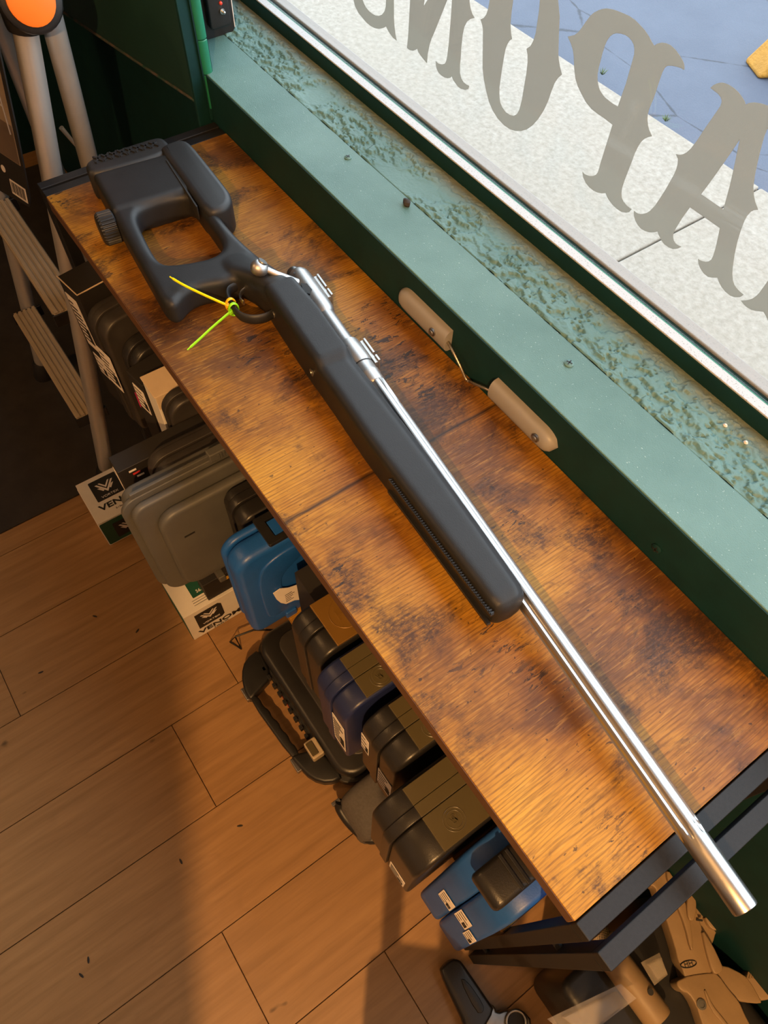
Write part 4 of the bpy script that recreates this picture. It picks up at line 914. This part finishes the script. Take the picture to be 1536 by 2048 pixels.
# card sleeve hung on the front of the ladder
cdg = thing('product_card', (-.28, -.02, T - .11), 'cardboard product sleeve with ladder picture and barcode hung on the step ladder', 'card')
cr = Vector((.086, .023, 0)).normalized(); cu = (rail_pt(0, 1) - rail_pt(0, 0)).normalized(); co_ = Vector((-.150, -.004, T - .098)); cn = cr.cross(cu).normalized()
if cn.y > 0: cn = -cn
def cp_(a, b, c): return co_ + cr*a + cu*b + cn*c
def cbox(a0, a1, b0, b1, c0, c1, name, mt, par):
    b = MB(); b.prism(rrect(a0, a1, b0, b1, .001, 3), c0, c1, cp_); return b.build(name, mt, par)
MB().prism(chaikin([(-.40, -.02), (-.01, -.02), (.006, .02), (.004, .42), (-.40, .42)], 1), 0, .0025, cp_).build('sleeve', M['brown_box'], cdg)
pic = cbox(-.34, -.004, .062, .33, .0026, .0030, 'picture', simple('card_picture', (.30, .235, .17), .4, 0, .2, 6), cdg)
cbox(-.34, -.006, .063, .125, .0031, .0033, 'picture_floor', simple('card_picture_floor', (.15, .11, .085), .4, 0, .2, 14), pic)
lp_ = MB()
for p0, p1 in (((-.052, .115), (-.075, .30)), ((-.012, .110), (-.040, .30)), ((-.058, .16), (-.020, .15)), ((-.063, .205), (-.028, .195)), ((-.048, .11), (-.075, .22))):
    lp_.tube([cp_(*p0, .0036), cp_(*p1, .0036)], .0012, 6)
lp_.build('pictured_ladder', M['alu'], pic); MB().prism(chaikin([(-.076, .262), (-.036, .236), (-.036, .246), (-.060, .272), (-.074, .285)], 1), .0033, .0046, cp_).build('pictured_tray', M['ink'], pic)
cbox(-.034, -.028, .285, .292, .0032, .0038, 'pictured_mark', M['red'], pic)
bc = cbox(-.050, -.006, -.004, .022, .0026, .0030, 'barcode_panel', M['paper'], cdg)
bb_ = MB()
for k in range(13): bb_.prism([(-.047 + .003*k, .0), (-.047 + .003*k + (.0016 if k % 3 else .0009), .0), (-.047 + .003*k + (.0016 if k % 3 else .0009), .019), (-.047 + .003*k, .019)], .0031, .0034, cp_)
bb_.build('barcode', M['ink'], bc)
MB().prism([(-.062 + .006*math.cos(t), .034 + .006*math.sin(t)) for t in [2*math.pi*k/20 for k in range(20)]], .0026, .0031, cp_).build('round_mark', M['paper'], cdg)
cbox(-.006, .0005, .30, .36, .0026, .0030, 'red_strip', M['red'], cdg)
# dark mat at the far end of the floor
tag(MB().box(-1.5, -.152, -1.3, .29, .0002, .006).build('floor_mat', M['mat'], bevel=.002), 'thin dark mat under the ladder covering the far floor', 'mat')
# thin wooden stick in the corner
sk0 = at(122, 255, x=-.33); tag(MB().tube([sk0, at(158, 298, x=-.33), at(158, 298, x=-.33) + Vector((.0, .02, -.3))], [.0045, .003, .003], 8).build('wooden_stick', M['tanbox']), 'thin wooden stick leaning in the dark corner behind the ladder', 'stick')
# ------------------------------------------------------------------ guns beyond the near end of the table
ZB = T - .60
tag(MB().prism(rrect(1.262, 1.90, .062, .29, .02), 0, ZB - .02, r=.012).build('storage_crate', M['black'], ang=50), 'low black plastic crate under the tan rifle by the green wall', 'crate')
tr = thing('tan_rifle', (1.36, .20, ZB - .019), 'tan coated rifle receiver lying beyond the near table end', 'rifle')
def C_(l): return [(1180 + a*.2318, 1650 + b*.2318) for a, b in l]
def gp(l, z): return [tuple(at(a, b, z=z)[:2]) for a, b in C_(l)]
ZT = ZB + .012
def slab(pts, z0, z1, name, mt=M['tan'], par=tr, r=.0022, zz=None, holes=(), ch=1):
    return MB().prism(chaikin(gp(pts, zz or z1), ch), z0, z1, r=r, seg=3, holes=holes).build(name, mt, par, ang=40)
slab([(610,330),(720,340),(770,440),(880,640),(960,850),(1000,1040),(1060,1280),(1040,1330),(830,1350),(790,1215),(760,1170),(735,1050),(650,790),(585,600),(560,530),(490,515),(520,480),(600,440)], ZB - .019, ZT, 'receiver')
slab([(820,560),(900,600),(985,620),(1060,500),(1200,380),(1290,360),(1275,450),(1180,690),(1140,880),(1090,920),(1060,1030),(1000,1120),(900,900)], ZB - .012, ZT - .008, 'magazine_well')
slab([(960,880),(1060,1030),(1140,1200),(1155,1250),(1110,1290),(1060,1280),(1000,1080)], ZB - .010, ZT + .006, 'trigger_housing')
slab([(1000,1330),(1060,1240),(1150,1200),(1330,1290),(1380,1340),(1480,1510),(1480,1545),(1320,1530),(1250,1500),(1180,1420)], ZB - .015, ZT - .003, 'grip_tang')
slab([(750,1345),(800,1325),(840,1300),(1050,1270),(1110,1290),(1200,1420),(1290,1520),(1340,1640),(1390,1730),(1400,1900),(1040,1900),(960,1690),(920,1560),(850,1450),(800,1440),(755,1395)], ZB - .017, ZT + .002, 'lower_receiver')
slab([(1000,1420),(1060,1560),(1180,1700),(1240,1800),(1220,1800),(1150,1720),(1040,1590),(985,1430)], ZT, ZT + .005, 'raised_edge', r=.001)
slab([(650,400),(700,400),(850,700),(900,1080),(870,1080),(820,860),(720,620)], ZT - .002, ZT + .007, 'upper_ridge', r=.002)
slab([(850,560),(905,570),(925,720),(900,830),(850,820),(835,700)], ZT - .004, ZT + .012, 'bolt_catch', r=.002)
slab([(980,780),(1090,790),(1140,850),(1130,905),(1080,910),(1030,880)], ZT - .010, ZT + .001, 'trigger_guard', r=.002)
slab([(918,805),(975,815),(972,832),(920,825)], ZT, ZT + .0025, 'dark_slot', M['ink'], r=0, ch=0)
MB().prism(gp([(1330,1340),(1400,1230),(1560,1130),(1760,1200),(1740,1480),(1490,1520),(1380,1420)], ZT), ZB - .016, ZT - .004, r=.004).build('pistol_grip', M['tan'], tr, ang=40)
pgr = MB()
for k in range(16):
    a = gp([(1380 + 24*k, 1270 - 8*k)], ZT)[0]; b_ = gp([(1360 + 24*k, 1330 - 4*k)], ZT)[0]
    pgr.tube([(a[0], a[1], ZT - .004), (b_[0], b_[1], ZT - .003)], .0012, 6)
pgr.build('grip_rib', M['tan'], tr)
q = at(1180 + 850*.2318, 1650 + 1200*.2318, z=ZT + .0005)
ov = [q + Vector((.0125*math.cos(t), .0125*math.sin(t)*.35 - .0, 0)) for t in [2*math.pi*k/24 for k in range(24)]]
rot = Matrix.Rotation(math.radians(65), 3, 'Z'); ov = [q + rot @ (p - q) for p in ov]
MB().tube(ov, .0008, 6, closed=True).build('stamped_oval', M['ink'], tr)
text('HH', .010, q + Vector((0, 0, .0002)), rot @ Vector((1, 0, 0)), rot @ Vector((0, 1, 0)), M['ink'], tr, 'stamped_mark')
q = at(1180 + 960*.2318, 1650 + 1548*.2318, z=ZT + .003)
pn = MB().lathe([(0, .007), (.0015, .007), (.0016, .0045), (.0004, .004)], q, (0, 0, 1), 16).build('take_down_pin', M['steel_dark'], tr)
# tan tube with knurled collar
ta = at(1200, 1880, z=ZB + .0035); tb_ = at(1318, 2040, z=ZB + .0035); td_ = (tb_-ta).normalized()
tu = thing('tan_tube', (ta.x, ta.y, ZB - .019), 'tan metal tube with small hole and knurled end lying beside the table legs', 'tube')
L_ = (tb_-ta).length
MB().lathe([(0, .021), (.002, .0225), (L_-.004, .0225), (L_, .021), (L_, .014), (L_-.03, .014)], ta, td_, 28).build('tube_body', M['tan'], tu, ang=40)
kn_ = MB().lathe([(-.010, .017), (-.009, .020), (0, .020), (0, .019)], ta, td_, 32).build('collar', M['tan'], tu)
kd_ = MB()
for i in range(28):
    for j in range(4):
        a = 2*math.pi*(i + .5*(j % 2))/28; s1 = td_.cross(Vector((0, 0, 1))).normalized(); s2 = td_.cross(s1); d_ = s1*math.cos(a) + s2*math.sin(a)
        c_ = ta + td_*(-.0085 + .0024*j) + d_*.0203; kd_.obox(c_, td_ + d_.cross(td_), td_ - d_.cross(td_), d_, .0009, .0009, .0007)
kd_.build('knurl', M['olive'], kn_)
MB().lathe([(-.0105, .0145), (-.0100, .0145)], ta, td_, 24).build('bore', M['ink'], tu)
sd_ = td_.cross(Vector((0, 0, 1))).normalized()
MB().lathe([(0, .0045), (.0006, .0045)], at(1301, 1984, z=ZB + .0262), (0, 0, 1), 14).build('hole', M['ink'], tu)
for i, (pl, z) in enumerate(((((1100, 2040), (1250, 1968), (1282, 1998), (1160, 2090)), T - .53), (((1290, 1925), (1328, 1905), (1345, 1950), (1318, 1972)), T - .56))):
    t_ = thing('blister_pack', at(*pl[0], z=z), ['clear plastic blister strip lying across the tan tube end', 'small clear plastic blister between the tan tube and the tan rifle'][i], 'packaging')
    P4 = [tuple(at(a, b, z=z)[:2]) for a, b in pl]
    MB().prism(P4, z - .02, z - .0185).build('tray', M['clearp'], t_, bevel=.0005)
    c_ = Vector((sum(p[0] for p in P4)/4, sum(p[1] for p in P4)/4)); MB().prism([tuple(c_ + (Vector(p)-c_)*.72) for p in P4], z - .0183, z - .004, r=.003).build('dome', M['clearp'], t_)
# black gun part at the lower edge
sl = thing('pistol_slide', tuple(at(940, 1990, z=0)), 'black flat gun part with grey metal ring clamp by the bottom edge', 'gun part')
def S_(l): return [(880 + a*.2604, 1750 + b*.2604) for a, b in l]
zz = .036
g2 = lambda l: [tuple(at(a, b, z=zz)[:2]) for a, b in S_(l)]
MB().prism(chaikin(g2([(0,740),(30,690),(90,640),(150,650),(185,690),(390,990),(420,1040),(330,1200),(220,1300),(190,1144),(120,1000)]), 1), zz - .034, zz, r=.005).build('body', M['black_case'], sl, ang=40)
MB().prism(chaikin(g2([(150,800),(200,800),(340,1000),(330,1060),(280,1060)]), 1), zz - .001, zz + .003, r=.001).build('flat_panel', M['black'], sl)
MB().prism(chaikin(g2([(300,1100),(370,980),(430,1010),(440,1060),(520,1030),(700,1060),(720,1250),(260,1300)]), 1), zz - .028, zz - .008, r=.004).build('clamp_block', M['steel_dark'], sl, ang=40)
rc_ = at(880 + 590*.2604, 1750 + 1130*.2604, z=zz); MB().tube([rc_ + Vector((.0165*math.cos(t), .0165*math.sin(t), -.004)) for t in [2*math.pi*k/28 for k in range(28)]], .0032, 10, closed=True).build('ring', M['steel_dark'], sl, ang=60)
MB().lathe([(0, .0145), (.001, .0145)], rc_ + Vector((0, 0, -.0078)), (0, 0, 1), 24).build('ring_bore', M['ink'], sl)
# scuffs and grit lying on the floor
for i, (px, py) in enumerate([(362, 1723), (190, 1233), (82, 1345), (275, 1262), (177, 1920), (163, 1951), (480, 1652)]):
    p = at(px, py, z=0); a = .7*i
    b = MB().loft([[(p.x + s_*(.006*math.cos(t)*math.cos(a) - .002*math.sin(t)*math.sin(a)), p.y + s_*(.006*math.cos(t)*math.sin(a) + .002*math.sin(t)*math.cos(a)), h) for t in [2*math.pi*k/8 for k in range(8)]] for s_, h in ((.8, .0002), (1, .0012), (.4, .0022))])
    tag(b.build('debris_chip', M['mat']), ['dark speck by the shadow edge on the floor, below the middle', 'dark chip on the floor below the far scope box', 'dark speck on the floor near the left edge', 'brown chip on the floor beside the gap between both scope boxes', 'thin dark chip on the floor at the lower left', 'dark speck just below the thin chip, lower left floor', 'dark chip on the lit boards beside the grey pouch'][i], 'debris', 'debris chips on the floor')
